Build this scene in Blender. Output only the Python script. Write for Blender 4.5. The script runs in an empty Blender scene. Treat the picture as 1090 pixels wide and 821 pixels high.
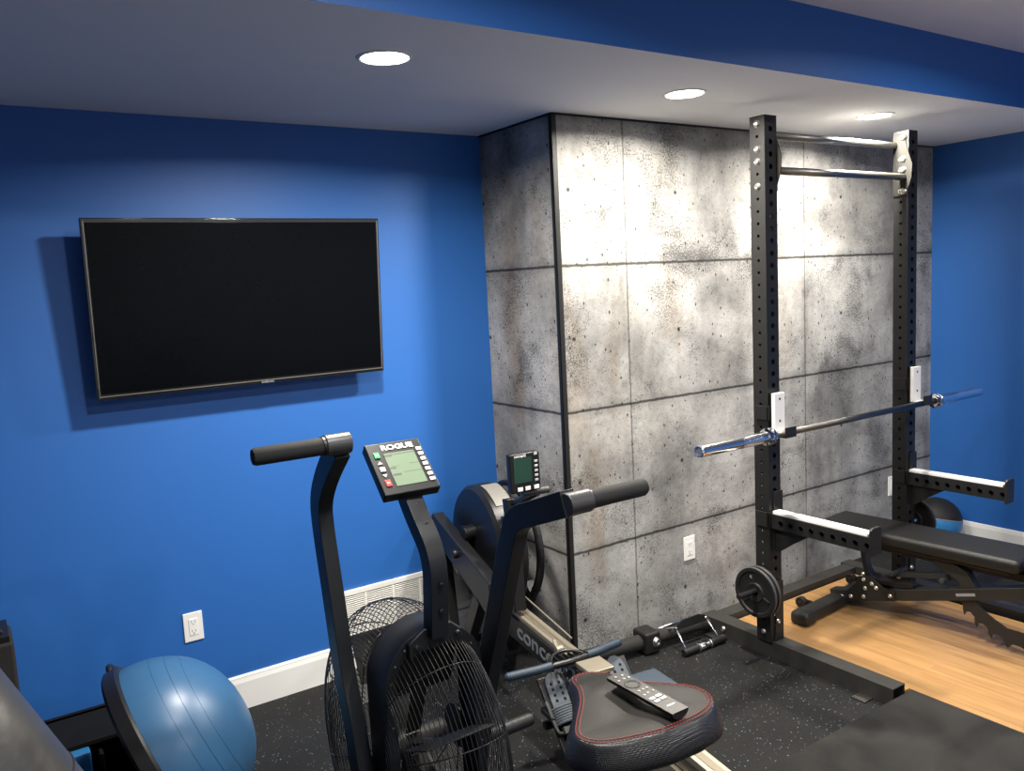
import bpy, bmesh, math, random
from mathutils import Vector, Matrix
random.seed(7)
PI = math.pi
C = bpy.context.scene.collection
V = Vector

# ------------------------------------------------------------------ materials
def nodes(name):
    m = bpy.data.materials.new(name); m.use_nodes = True
    nt = m.node_tree; b = nt.nodes['Principled BSDF']
    return m, nt, b

def N(nt, kind, **kw):
    n = nt.nodes.new(kind)
    for k, v in kw.items():
        if k.startswith('i_'):
            n.inputs[k[2:].replace('_', ' ')].default_value = v
        else:
            setattr(n, k, v)
    return n

def srgb(r, g, b):
    f = lambda c: (c/255/12.92) if c/255 <= .04045 else ((c/255+.055)/1.055)**2.4
    return (f(r), f(g), f(b), 1)

def mat(name, col, rough=.5, metal=0., var=.12, scale=12., bump=0., bscale=200., coat=0., spec=.5, emit=None, es=0.):
    m, nt, b = nodes(name)
    tc = N(nt, 'ShaderNodeTexCoord')
    no = N(nt, 'ShaderNodeTexNoise'); no.inputs['Scale'].default_value = scale; no.inputs['Detail'].default_value = 4
    nt.links.new(tc.outputs['Object'], no.inputs['Vector'])
    mx = N(nt, 'ShaderNodeMix', data_type='RGBA')
    c = list(col)
    mx.inputs['A'].default_value = [max(0, x*(1-var)) for x in c[:3]]+[1]
    mx.inputs['B'].default_value = [min(1, x*(1+var)) for x in c[:3]]+[1]
    nt.links.new(no.outputs['Fac'], mx.inputs['Factor'])
    nt.links.new(mx.outputs['Result'], b.inputs['Base Color'])
    b.inputs['Roughness'].default_value = rough; b.inputs['Metallic'].default_value = metal
    b.inputs['Coat Weight'].default_value = coat
    b.inputs['Specular IOR Level'].default_value = spec
    if bump:
        n2 = N(nt, 'ShaderNodeTexNoise'); n2.inputs['Scale'].default_value = bscale
        nt.links.new(tc.outputs['Object'], n2.inputs['Vector'])
        bp = N(nt, 'ShaderNodeBump'); bp.inputs['Strength'].default_value = bump; bp.inputs['Distance'].default_value = .002
        nt.links.new(n2.outputs['Fac'], bp.inputs['Height']); nt.links.new(bp.outputs['Normal'], b.inputs['Normal'])
    if emit:
        b.inputs['Emission Color'].default_value = emit; b.inputs['Emission Strength'].default_value = es
    return m

M = {}
M['blue'] = mat('blue_wall_paint', (.015, .112, .40, 1), .55, var=.03, scale=3, bump=.12, bscale=350)
M['ceiling'] = mat('ceiling_paint', (.84, .85, .87, 1), .85, var=.02, scale=4, bump=.1, bscale=250)
M['white_trim'] = mat('white_trim_paint', (.78, .78, .76, 1), .35, var=.02)
M['white_wall'] = mat('white_wall_paint', (.75, .76, .78, 1), .8, var=.02)
M['powder'] = mat('black_powder_coat', (.013, .013, .013, 1), .42, var=.2, scale=30, bump=.25, bscale=900, spec=.28)
M['powder_dusty'] = mat('dusty_black_powder_coat', (.030, .029, .027, 1), .5, var=.4, scale=14, bump=.25, bscale=900, spec=.28)
M['bike_steel'] = mat('bike_black_steel', (.009, .0105, .013, 1), .36, var=.15, scale=20, bump=.15, bscale=900, spec=.35)
M['black_plastic'] = mat('black_plastic', (.008, .008, .009, 1), .38, var=.15, spec=.35)
M['wire'] = mat('black_wire', (.012, .012, .013, 1), .35, var=.1, spec=.35)
M['bolt'] = mat('zinc_bolt', (.62, .60, .55, 1), .3, 1., var=.1)
M['chrome'] = mat('chrome', (.75, .76, .78, 1), .1, 1., var=.03)
M['chrome_worn'] = mat('worn_steel', (.24, .235, .22, 1), .38, 1., var=.15, scale=30)
M['bar_steel'] = mat('knurled_dark_steel', (.13, .125, .115, 1), .32, 1., var=.2, scale=60, bump=.3, bscale=1500)
M['uhmw'] = mat('white_plastic_liner', (.80, .79, .76, 1), .45, var=.03)
M['foam'] = mat('black_foam_grip', (.018, .018, .0175, 1), .75, var=.15, scale=60, bump=.5, bscale=700, spec=.28)
M['grip_metal'] = mat('grey_collar_steel', (.035, .035, .036, 1), .36, var=.1)
M['tv_bezel'] = mat('gloss_black_bezel', (.010, .010, .011, 1), .12, var=.05, coat=.5)
M['tv_screen'] = mat('tv_glass', (.0015, .002, .003, 1), .22, var=.05, spec=.08)
M['tv_trim'] = mat('bronze_trim', (.35, .33, .29, 1), .3, .8, var=.05)
M['lcd'] = mat('lcd_green_grey', (.135, .19, .125, 1), .3, var=.06, scale=8)
M['lcd_dark'] = mat('lcd_dark_green', (.010, .045, .030, 1), .3, var=.06, scale=8)
M['ink'] = mat('lcd_ink', (.03, .045, .03, 1), .5)
M['print_white'] = mat('white_print', (.75, .75, .75, 1), .5, var=.02)
M['print_grey'] = mat('grey_print', (.20, .215, .23, 1), .5, var=.02)
M['key_grey'] = mat('grey_key', (.42, .42, .42, 1), .4, var=.03)
M['key_green'] = mat('green_key', (.01, .45, .12, 1), .4, var=.03)
M['key_red'] = mat('red_key', (.70, .03, .02, 1), .4, var=.03)
M['matte_black'] = mat('matte_black_coat', (.014, .0135, .012, 1), .68, var=.15, spec=.15)
M['black_shelf'] = mat('black_shelf_board', (.006, .006, .006, 1), .7, var=.15, spec=.15)
M['alu_dark'] = mat('aluminium_groove', (.20, .175, .13, 1), .5, .6, var=.05)
M['alu_label'] = mat('grey_label', (.16, .155, .14, 1), .5, var=.04)
M['alu'] = mat('brushed_aluminium_rail', (.36, .32, .25, 1), .42, .7, var=.08, scale=20)
M['slate'] = mat('slate_blue_rubber', (.018, .033, .052, 1), .5, var=.08)
M['flex'] = mat('grey_footplate_plastic', (.065, .080, .095, 1), .55, var=.05)
M['strap'] = mat('grey_webbing', (.05, .053, .05, 1), .8, var=.15, scale=80, bump=.6, bscale=500)
M['blue_stripe'] = mat('blue_tab', (.02, .09, .35, 1), .5)
M['red_thread'] = mat('red_thread', (.30, .035, .03, 1), .7, var=.2, scale=200)
M['stretch'] = mat('rubber_plate', (.011, .011, .011, 1), .55, var=.2, scale=20, bump=.2, bscale=300, spec=.28)
M['plate_edge'] = mat('plate_rim_grey', (.10, .10, .098, 1), .5, var=.1)
M['bosu_blue'] = mat('blue_pvc', (.030, .098, .205, 1), .38, var=.10, scale=4, bump=.05, bscale=30)
M['bosu_line'] = mat('blue_pvc_seam', (.024, .080, .17, 1), .35)
M['ball_blue'] = mat('medicine_ball_blue', (.02, .16, .40, 1), .5, var=.08)
M['vinyl_grey'] = mat('grey_black_vinyl', (.034, .033, .031, 1), .36, var=.12, scale=6, bump=.25, bscale=60)
M['red_vinyl'] = mat('red_vinyl', (.55, .02, .03, 1), .4, var=.06)
M['dark_fabric'] = mat('charcoal_fabric', (.020, .019, .018, 1), .85, var=.25, scale=25, bump=.5, bscale=300, spec=.28)
M['pad'] = mat('bench_vinyl', (.011, .011, .0105, 1), .45, var=.2, scale=5, bump=.3, bscale=500, spec=.28)
M['bench_frame'] = mat('bench_frame_coat', (.018, .0175, .016, 1), .42, var=.3, scale=12, bump=.2, bscale=700, spec=.28)
M['rubber_foot'] = mat('rubber_cap', (.017, .017, .0165, 1), .42, var=.15, scale=20, spec=.28)
M['lens'] = mat('lamp_lens', (.9, .9, .88, 1), .5, var=.01, emit=(1, .95, .86, 1), es=26)
M['louver'] = mat('louver_white', (.80, .79, .75, 1), .4, var=.02)
M['remote'] = mat('remote_plastic', (.018, .017, .0155, 1), .4, var=.1, scale=50, spec=.28)
M['remote_btn'] = mat('remote_button', (.35, .34, .32, 1), .3, var=.05)

# concrete-look wallpaper ------------------------------------------------------
def concrete():
    m, nt, b = nodes('concrete_panel_wallpaper')
    L = nt.links.new
    geo = N(nt, 'ShaderNodeNewGeometry')
    sep = N(nt, 'ShaderNodeSeparateXYZ'); L(geo.outputs['Position'], sep.inputs[0])
    nrm = N(nt, 'ShaderNodeSeparateXYZ'); L(geo.outputs['Normal'], nrm.inputs[0])
    def mth(op, a, bb=None, c=None, clamp=False):
        n = nt.nodes.new('ShaderNodeMath'); n.operation = op; n.use_clamp = clamp
        for i, x in enumerate((a, bb, c)):
            if x is None: continue
            if isinstance(x, (int, float)): n.inputs[i].default_value = x
            else: L(x, n.inputs[i])
        return n.outputs[0]
    # running coordinate around the corner: front face uses x, side face uses 2.163-(y-2.847)
    side = mth('GREATER_THAN', mth('ABSOLUTE', nrm.outputs[0]), .5)
    xs = mth('SUBTRACT', 5.01, sep.outputs[1])
    u = mth('ADD', mth('MULTIPLY', side, xs), mth('MULTIPLY', mth('SUBTRACT', 1, side), sep.outputs[0]))
    z = sep.outputs[2]
    uv = N(nt, 'ShaderNodeCombineXYZ'); L(u, uv.inputs[0]); L(z, uv.inputs[1])
    def noise(scale, detail=6, rough=.6, dist=0, off=0, sy=1.):
        mp = N(nt, 'ShaderNodeMapping'); mp.inputs['Location'].default_value = (off, off*.7, 0); mp.inputs['Scale'].default_value = (1, sy, 1)
        L(uv.outputs[0], mp.inputs[0])
        n = N(nt, 'ShaderNodeTexNoise'); n.inputs['Scale'].default_value = scale; n.inputs['Detail'].default_value = detail
        n.inputs['Roughness'].default_value = rough; n.inputs['Distortion'].default_value = dist
        L(mp.outputs[0], n.inputs['Vector']); return n.outputs['Fac']
    def ramp(fac, stops):
        r = N(nt, 'ShaderNodeValToRGB'); cr = r.color_ramp
        while len(cr.elements) > 1: cr.elements.remove(cr.elements[-1])
        cr.elements[0].position = stops[0][0]; cr.elements[0].color = (stops[0][1],)*3+(1,)
        for p, c in stops[1:]:
            e = cr.elements.new(p); e.color = (c,)*3+(1,)
        L(fac, r.inputs[0]); return r.outputs[0]
    def mul(a, bb):
        x = N(nt, 'ShaderNodeMix', data_type='RGBA', blend_type='MULTIPLY'); x.inputs['Factor'].default_value = 1
        L(a, x.inputs['A']); L(bb, x.inputs['B']); return x.outputs['Result']
    big = ramp(noise(1.7, 4, .55, .4), [(.32, .48), (.5, .86), (.68, 1.12)])
    blot = ramp(noise(5.5, 8, .68, .3, 7), [(.28, .45), (.42, .84), (.58, 1.05), (.75, 1.22)])
    # vertical damp streaks
    st = ramp(noise(3.2, 5, .6, .2, 21, .22), [(.30, .62), (.45, .95), (.6, 1.02)])
    # fine black speckle gathered into dark patches
    grain = noise(120, 3, .75, 0, 3)
    patch = noise(3.0, 5, .65, .4, 13)
    thr = mth('MULTIPLY_ADD', patch, .85, -.06)
    speck = mth('SUBTRACT', 1, mth('MULTIPLY', mth('MULTIPLY', mth('SUBTRACT', mth('SUBTRACT', thr, .0), mth('MULTIPLY', grain, .86)), 14, clamp=True), .62))
    fine = mul(ramp(noise(230, 2, .6, 0, 5), [(.3, .78), (.5, 1.), (.7, 1.12)]), ramp(noise(38, 5, .75, .5, 17), [(.30, .74), (.48, 1.), (.66, 1.10)]))
    base = N(nt, 'ShaderNodeMix', data_type='RGBA'); base.inputs['A'].default_value = (.40, .388, .36, 1); base.inputs['B'].default_value = (.355, .36, .365, 1)
    L(noise(2.1, 3, .5, 0, 31), base.inputs['Factor'])
    col = mul(mul(mul(mul(base.outputs['Result'], big), blot), st), fine)
    cmb = N(nt, 'ShaderNodeCombineColor'); [L(speck, cmb.inputs[i]) for i in range(3)]
    col = mul(col, cmb.outputs[0])
    # rust-brown damp streaks
    rs = ramp(noise(2.3, 4, .6, .3, 44, .25), [(.56, 0.), (.70, 1.)])
    brown = N(nt, 'ShaderNodeMix', data_type='RGBA', blend_type='MULTIPLY'); L(mth('MULTIPLY', rs, .62), brown.inputs['Factor']); L(col, brown.inputs['A'])
    brown.inputs['B'].default_value = (.62, .47, .32, 1); col = brown.outputs['Result']
    # pits
    def pits(scale, thresh, off, dark):
        mp = N(nt, 'ShaderNodeMapping'); mp.inputs['Location'].default_value = (off, off, 0); mp.inputs['Scale'].default_value = (1.25, .85, 1); L(uv.outputs[0], mp.inputs[0])
        wn = N(nt, 'ShaderNodeTexVoronoi'); wn.inputs['Scale'].default_value = scale; wn.voronoi_dimensions = '2D'; L(mp.outputs[0], wn.inputs['Vector'])
        sc = N(nt, 'ShaderNodeSeparateColor'); L(wn.outputs['Color'], sc.inputs[0])
        rad = mth('MULTIPLY', mth('SUBTRACT', sc.outputs[0], thresh, clamp=True), .95)
        hit = mth('LESS_THAN', wn.outputs['Distance'], rad)
        return mth('SUBTRACT', 1, mth('MULTIPLY', hit, dark))
    p1 = pits(28, .80, 2.2, .8); p2 = pits(85, .78, 9.1, .7); p3 = pits(48, .84, 5.3, .75)
    # panel seams
    def near(x, pos, period, half):
        d = mth('ABSOLUTE', mth('SUBTRACT', mth('MODULO', mth('ADD', mth('SUBTRACT', x, pos), period*10.5), period), period/2))
        return d
    wob = mth('MULTIPLY', mth('SUBTRACT', noise(25, 3, .6, 0, 2), .5), .010)
    dz = near(mth('ADD', z, wob), .497, .634, 0)
    dx = near(mth('ADD', u, wob), 2.55, 1.257, 0)
    def line(d, w, dark, soft):
        n = nt.nodes.new('ShaderNodeMapRange'); n.interpolation_type = 'SMOOTHSTEP'
        n.inputs['From Min'].default_value = w*.35; n.inputs['From Max'].default_value = w*soft
        n.inputs['To Min'].default_value = dark; n.inputs['To Max'].default_value = 1; L(d, n.inputs['Value']); return n.outputs['Result']
    sh = line(dz, .006, .16, 1.6); sv = line(dx, .0045, .42, 1.6)
    hal = line(dz, .03, .80, 1.6)
    # tie holes
    hx = near(u, 2.235, .63, 0); hz = near(z, .182, .634, 0)
    hd = mth('SQRT', mth('ADD', mth('POWER', hx, 2), mth('POWER', hz, 2)))
    th = line(hd, .0115, .07, 1.2)
    dark = mth('MULTIPLY', mth('MULTIPLY', mth('MULTIPLY', sh, sv), mth('MULTIPLY', mth('MULTIPLY', p1, p3), p2)), mth('MULTIPLY', th, hal))
    c2 = N(nt, 'ShaderNodeCombineColor'); [L(dark, c2.inputs[i]) for i in range(3)]
    col = mul(col, c2.outputs[0])
    L(col, b.inputs['Base Color']); b.inputs['Roughness'].default_value = .62; b.inputs['Specular IOR Level'].default_value = .35
    bp = N(nt, 'ShaderNodeBump'); bp.inputs['Strength'].default_value = .35; bp.inputs['Distance'].default_value = .003
    L(dark, bp.inputs['Height']); L(bp.outputs['Normal'], b.inputs['Normal'])
    return m
M['concrete'] = concrete()

def speckled():
    m, nt, b = nodes('speckled_rubber'); b.inputs['Specular IOR Level'].default_value = .15; L = nt.links.new
    geo = N(nt, 'ShaderNodeNewGeometry')
    vo = N(nt, 'ShaderNodeTexVoronoi'); vo.inputs['Scale'].default_value = 150; L(geo.outputs['Position'], vo.inputs['Vector'])
    sc = N(nt, 'ShaderNodeSeparateColor'); L(vo.outputs['Color'], sc.inputs[0])
    def mth(op, a, bb, clamp=False):
        n = nt.nodes.new('ShaderNodeMath'); n.operation = op; n.use_clamp = clamp
        for i, x in enumerate((a, bb)):
            if isinstance(x, (int, float)): n.inputs[i].default_value = x
            else: L(x, n.inputs[i])
        return n.outputs[0]
    hit = mth('LESS_THAN', vo.outputs['Distance'], mth('MULTIPLY', mth('SUBTRACT', sc.outputs[0], .86, True), 3.2))
    fl = N(nt, 'ShaderNodeMix', data_type='RGBA'); fl.inputs['A'].default_value = (.06, .15, .24, 1); fl.inputs['B'].default_value = (.17, .185, .20, 1)
    L(mth('GREATER_THAN', sc.outputs[1], .62), fl.inputs['Factor'])
    no = N(nt, 'ShaderNodeTexNoise'); no.inputs['Scale'].default_value = 3.; no.inputs['Detail'].default_value = 5; L(geo.outputs['Position'], no.inputs['Vector'])
    ba = N(nt, 'ShaderNodeMix', data_type='RGBA'); ba.inputs['A'].default_value = (.006, .006, .0065, 1); ba.inputs['B'].default_value = (.020, .0195, .0185, 1)
    L(no.outputs['Fac'], ba.inputs['Factor'])
    mx = N(nt, 'ShaderNodeMix', data_type='RGBA'); L(hit, mx.inputs['Factor']); L(ba.outputs['Result'], mx.inputs['A']); L(fl.outputs['Result'], mx.inputs['B'])
    L(mx.outputs['Result'], b.inputs['Base Color']); b.inputs['Roughness'].default_value = .6
    n2 = N(nt, 'ShaderNodeTexNoise'); n2.inputs['Scale'].default_value = 260; L(geo.outputs['Position'], n2.inputs['Vector'])
    bp = N(nt, 'ShaderNodeBump'); bp.inputs['Strength'].default_value = .5; bp.inputs['Distance'].default_value = .002
    L(n2.outputs['Fac'], bp.inputs['Height']); L(bp.outputs['Normal'], b.inputs['Normal'])
    return m
M['speckled'] = speckled()

def stall():
    m, nt, b = nodes('plain_rubber_mat'); b.inputs['Specular IOR Level'].default_value = .15; L = nt.links.new
    geo = N(nt, 'ShaderNodeNewGeometry')
    no = N(nt, 'ShaderNodeTexNoise'); no.inputs['Scale'].default_value = 4.; no.inputs['Detail'].default_value = 7; no.inputs['Distortion'].default_value = .5; L(geo.outputs['Position'], no.inputs['Vector'])
    r = N(nt, 'ShaderNodeValToRGB'); L(no.outputs['Fac'], r.inputs[0])
    r.color_ramp.elements[0].position = .35; r.color_ramp.elements[0].color = (.010, .010, .0095, 1)
    r.color_ramp.elements[1].position = .7; r.color_ramp.elements[1].color = (.026, .025, .0235, 1)
    L(r.outputs[0], b.inputs['Base Color']); b.inputs['Roughness'].default_value = .62
    n2 = N(nt, 'ShaderNodeTexNoise'); n2.inputs['Scale'].default_value = 300; L(geo.outputs['Position'], n2.inputs['Vector'])
    bp = N(nt, 'ShaderNodeBump'); bp.inputs['Strength'].default_value = .4; bp.inputs['Distance'].default_value = .002
    L(n2.outputs['Fac'], bp.inputs['Height']); L(bp.outputs['Normal'], b.inputs['Normal'])
    return m
M['stall'] = stall()

def wood():
    m, nt, b = nodes('bamboo_plank'); L = nt.links.new
    geo = N(nt, 'ShaderNodeNewGeometry')
    mp = N(nt, 'ShaderNodeMapping'); mp.inputs['Scale'].default_value = (38, 2.6, 1); L(geo.outputs['Position'], mp.inputs[0])
    no = N(nt, 'ShaderNodeTexNoise'); no.inputs['Scale'].default_value = 1.; no.inputs['Detail'].default_value = 4; L(mp.outputs[0], no.inputs['Vector'])
    r = N(nt, 'ShaderNodeValToRGB'); L(no.outputs['Fac'], r.inputs[0])
    r.color_ramp.elements[0].position = .3; r.color_ramp.elements[0].color = (.28, .15, .056, 1)
    r.color_ramp.elements[1].position = .7; r.color_ramp.elements[1].color = (.41, .24, .098, 1)
    mp2 = N(nt, 'ShaderNodeMapping'); mp2.inputs['Scale'].default_value = (14, 1.1, 1); L(geo.outputs['Position'], mp2.inputs[0])
    br = N(nt, 'ShaderNodeTexBrick'); br.inputs['Scale'].default_value = 1; br.inputs['Mortar Size'].default_value = .0
    mp3 = N(nt, 'ShaderNodeMapping'); mp3.inputs['Rotation'].default_value = (0, 0, PI/2); L(geo.outputs['Position'], mp3.inputs[0]); L(mp3.outputs[0], br.inputs['Vector'])
    br.inputs['Brick Width'].default_value = .9; br.inputs['Row Height'].default_value = .045
    br.inputs['Color1'].default_value = (.86, .86, .86, 1); br.inputs['Color2'].default_value = (1.1, 1.08, 1.05, 1)
    mx = N(nt, 'ShaderNodeMix', data_type='RGBA', blend_type='MULTIPLY'); mx.inputs['Factor'].default_value = .8
    L(r.outputs[0], mx.inputs['A']); L(br.outputs['Color'], mx.inputs['B'])
    L(mx.outputs['Result'], b.inputs['Base Color']); b.inputs['Roughness'].default_value = .38
    return m
M['wood'] = wood()

def saddle_mats():
    top = mat('saddle_smooth_leather', (.014, .0125, .0105, 1), .5, var=.1, scale=30, bump=.2, bscale=500, spec=.18)
    m, nt, b = nodes('saddle_perforated_leather'); L = nt.links.new
    tc = N(nt, 'ShaderNodeTexCoord')
    vo = N(nt, 'ShaderNodeTexVoronoi'); vo.inputs['Scale'].default_value = 330; vo.inputs['Randomness'].default_value = .12; L(tc.outputs['Object'], vo.inputs['Vector'])
    b.inputs['Base Color'].default_value = (.010, .010, .011, 1); b.inputs['Roughness'].default_value = .27
    bp = N(nt, 'ShaderNodeBump'); bp.inputs['Strength'].default_value = .55; bp.inputs['Distance'].default_value = .0015
    L(vo.outputs['Distance'], bp.inputs['Height']); L(bp.outputs['Normal'], b.inputs['Normal'])
    return top, m
M['saddle_top'], M['saddle_side'] = saddle_mats()

# ------------------------------------------------------------------ geometry helpers
def obj(name, bm, m, parent=None, smooth=False, bevel=0., seg=2, angle=35):
    me = bpy.data.meshes.new(name)
    bmesh.ops.recalc_face_normals(bm, faces=bm.faces)
    bm.to_mesh(me); bm.free()
    mats = m if isinstance(m, (list, tuple)) else [m]
    for x in mats: me.materials.append(x)
    if smooth:
        for p in me.polygons: p.use_smooth = True
    o = bpy.data.objects.new(name, me); C.objects.link(o)
    if parent is not None: o.parent = parent
    if bevel:
        md = o.modifiers.new('bevel', 'BEVEL'); md.width = bevel; md.segments = seg; md.limit_method = 'ANGLE'; md.angle_limit = math.radians(angle)
        for p in me.polygons: p.use_smooth = True
        wn = o.modifiers.new('wn', 'WEIGHTED_NORMAL'); wn.keep_sharp = False
    elif smooth:
        pass
    return o

def smooth_angle(o, deg=35):
    me = o.data
    for p in me.polygons: p.use_smooth = True
    bm = bmesh.new(); bm.from_mesh(me)
    for e in bm.edges:
        if len(e.link_faces) == 2 and e.calc_face_angle(0) > math.radians(deg): e.smooth = False
    bm.to_mesh(me); bm.free()
    return o

def thing(name, label, cat, loc=(0, 0, 0), rz=0., group=None):
    o = bpy.data.objects.new(name, None); C.objects.link(o)
    o.empty_display_size = .05; o.location = loc; o.rotation_euler = (0, 0, rz)
    o['label'] = label; o['category'] = cat
    if group: o['group'] = group
    return o
def tag(o, label, cat, group=None):
    o['label'] = label; o['category'] = cat
    if group: o['group'] = group
    return o
def struct(name, bm, m, parent=None, **k):
    o = obj(name, bm, m, parent, **k); o['kind'] = 'structure'; return o

def BM(): return bmesh.new()
def box(bm, c, s, rot=None):
    mtx = Matrix.Translation(c)
    if rot is not None: mtx = mtx @ rot
    r = bmesh.ops.create_cube(bm, size=1, matrix=mtx @ Matrix.Diagonal((s[0], s[1], s[2], 1)))
    return r['verts']
def boxr(bm, lo, hi):
    return box(bm, [(a+b)/2 for a, b in zip(lo, hi)], [abs(b-a) for a, b in zip(lo, hi)])
def frame_of(d):
    d = V(d).normalized(); up = V((0, 0, 1)) if abs(d.z) < .95 else V((0, 1, 0))
    x = d.cross(up).normalized(); y = x.cross(d).normalized()
    return Matrix((x, y, d)).transposed()
def cyl(bm, a, b, r, r2=None, n=24, caps=True):
    a = V(a); b = V(b); d = b-a
    mtx = Matrix.Translation((a+b)/2) @ frame_of(d).to_4x4()
    bmesh.ops.create_cone(bm, cap_ends=caps, segments=n, radius1=r, radius2=r if r2 is None else r2, depth=d.length, matrix=mtx)
def sphere(bm, c, r, n=20, sc=(1, 1, 1)):
    bmesh.ops.create_uvsphere(bm, u_segments=n, v_segments=n//2+2, radius=r, matrix=Matrix.Translation(c) @ Matrix.Diagonal((*sc, 1)))
def tube(bm, pts, r, n=8, closed=False, caps=True, rr=None):
    pts = [V(p) for p in pts]; k = len(pts); rings = []
    ref = None
    for i, p in enumerate(pts):
        if closed: t = pts[(i+1) % k]-pts[i-1]
        else: t = pts[min(i+1, k-1)]-pts[max(i-1, 0)]
        t.normalize()
        if ref is None:
            ref = t.orthogonal().normalized()
        ref = (ref-t*ref.dot(t)).normalized()
        bi = t.cross(ref)
        ra = rr[i] if rr else r
        rings.append([bm.verts.new(p+(ref*math.cos(2*PI*j/n)+bi*math.sin(2*PI*j/n))*ra) for j in range(n)])
    m = k if closed else k-1
    for i in range(m):
        A = rings[i]; B = rings[(i+1) % k]
        for j in range(n):
            bm.faces.new((A[j], A[(j+1) % n], B[(j+1) % n], B[j]))
    if caps and not closed:
        bm.faces.new(rings[0]); bm.faces.new(rings[-1][::-1])
def prism(bm, poly, ax, a, b):
    """poly: 2-D outline, extruded from a to b along axis ax (0,1,2); 2-D coords fill the other two axes in order."""
    def mk(p, t):
        q = list(p); q.insert(ax, t); return bm.verts.new(q)
    A = [mk(p, a) for p in poly]; B = [mk(p, b) for p in poly]
    bm.faces.new(A); bm.faces.new(B[::-1])
    n = len(poly)
    for i in range(n): bm.faces.new((A[i], A[(i+1) % n], B[(i+1) % n], B[i]))
def smooth_path(pts, it=2):
    pts = [V(p) for p in pts]
    for _ in range(it):
        q = [pts[0]]
        for a, b in zip(pts[:-1], pts[1:]):
            q += [a.lerp(b, .25), a.lerp(b, .75)]
        q.append(pts[-1]); pts = q
    return pts
def recttube(bm, pts, w, d, side=(1, 0, 0)):
    """rectangular bar swept along pts; w = width along 'side', d = depth in the bending plane."""
    pts = [V(p) for p in pts]; s = V(side).normalized(); R = []
    k = len(pts)
    for i, p in enumerate(pts):
        t = (pts[min(i+1, k-1)]-pts[max(i-1, 0)]).normalized(); n = s.cross(t).normalized()
        R.append([bm.verts.new(p+s*a*w/2+n*b*d/2) for a, b in ((-1, -1), (1, -1), (1, 1), (-1, 1))])
    for A, B in zip(R[:-1], R[1:]):
        for j in range(4): bm.faces.new((A[j], A[(j+1) % 4], B[(j+1) % 4], B[j]))
    bm.faces.new(R[0]); bm.faces.new(R[-1][::-1])
def lathe(bm, prof, n=32, mtx=None, close=True):
    """prof: (radius, height) pairs, revolved about z."""
    mtx = mtx or Matrix(); rings = []
    for r, z in prof:
        if r < 1e-6: rings.append([bm.verts.new(mtx @ V((0, 0, z)))])
        else: rings.append([bm.verts.new(mtx @ V((r*math.cos(2*PI*j/n), r*math.sin(2*PI*j/n), z))) for j in range(n)])
    for A, B in zip(rings[:-1], rings[1:]):
        for j in range(n):
            a = A[j % len(A)]; a2 = A[(j+1) % len(A)]; b = B[j % len(B)]; b2 = B[(j+1) % len(B)]
            vs = []
            for v in (a, a2, b2, b):
                if v not in vs: vs.append(v)
            if len(vs) > 2: bm.faces.new(vs)
def align(loc, d):
    return Matrix.Translation(loc) @ frame_of(d).to_4x4()
def text_mesh(s, size, extrude=.0005, bold=0., sx=1., align_x='CENTER'):
    cu = bpy.data.curves.new('txt', 'FONT'); cu.body = s; cu.size = size; cu.extrude = extrude; cu.offset = bold
    cu.align_x = align_x; cu.align_y = 'CENTER'; cu.resolution_u = 4
    o = bpy.data.objects.new('txt', cu); C.objects.link(o)
    bpy.context.view_layer.update()
    me = bpy.data.meshes.new_from_object(o.evaluated_get(bpy.context.evaluated_depsgraph_get()))
    C.objects.unlink(o); bpy.data.objects.remove(o)
    bm = BM(); bm.from_mesh(me); bpy.data.meshes.remove(me)
    bmesh.ops.scale(bm, vec=(sx, 1, 1), verts=bm.verts)
    return bm
def xf(bm, m): bmesh.ops.transform(bm, matrix=m, verts=bm.verts); return bm
def basis(loc, x, y):
    x = V(x).normalized(); y = V(y); y = (y-x*y.dot(x)).normalized(); z = x.cross(y)
    m = Matrix((x, y, z)).transposed().to_4x4(); return Matrix.Translation(loc) @ m

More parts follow.
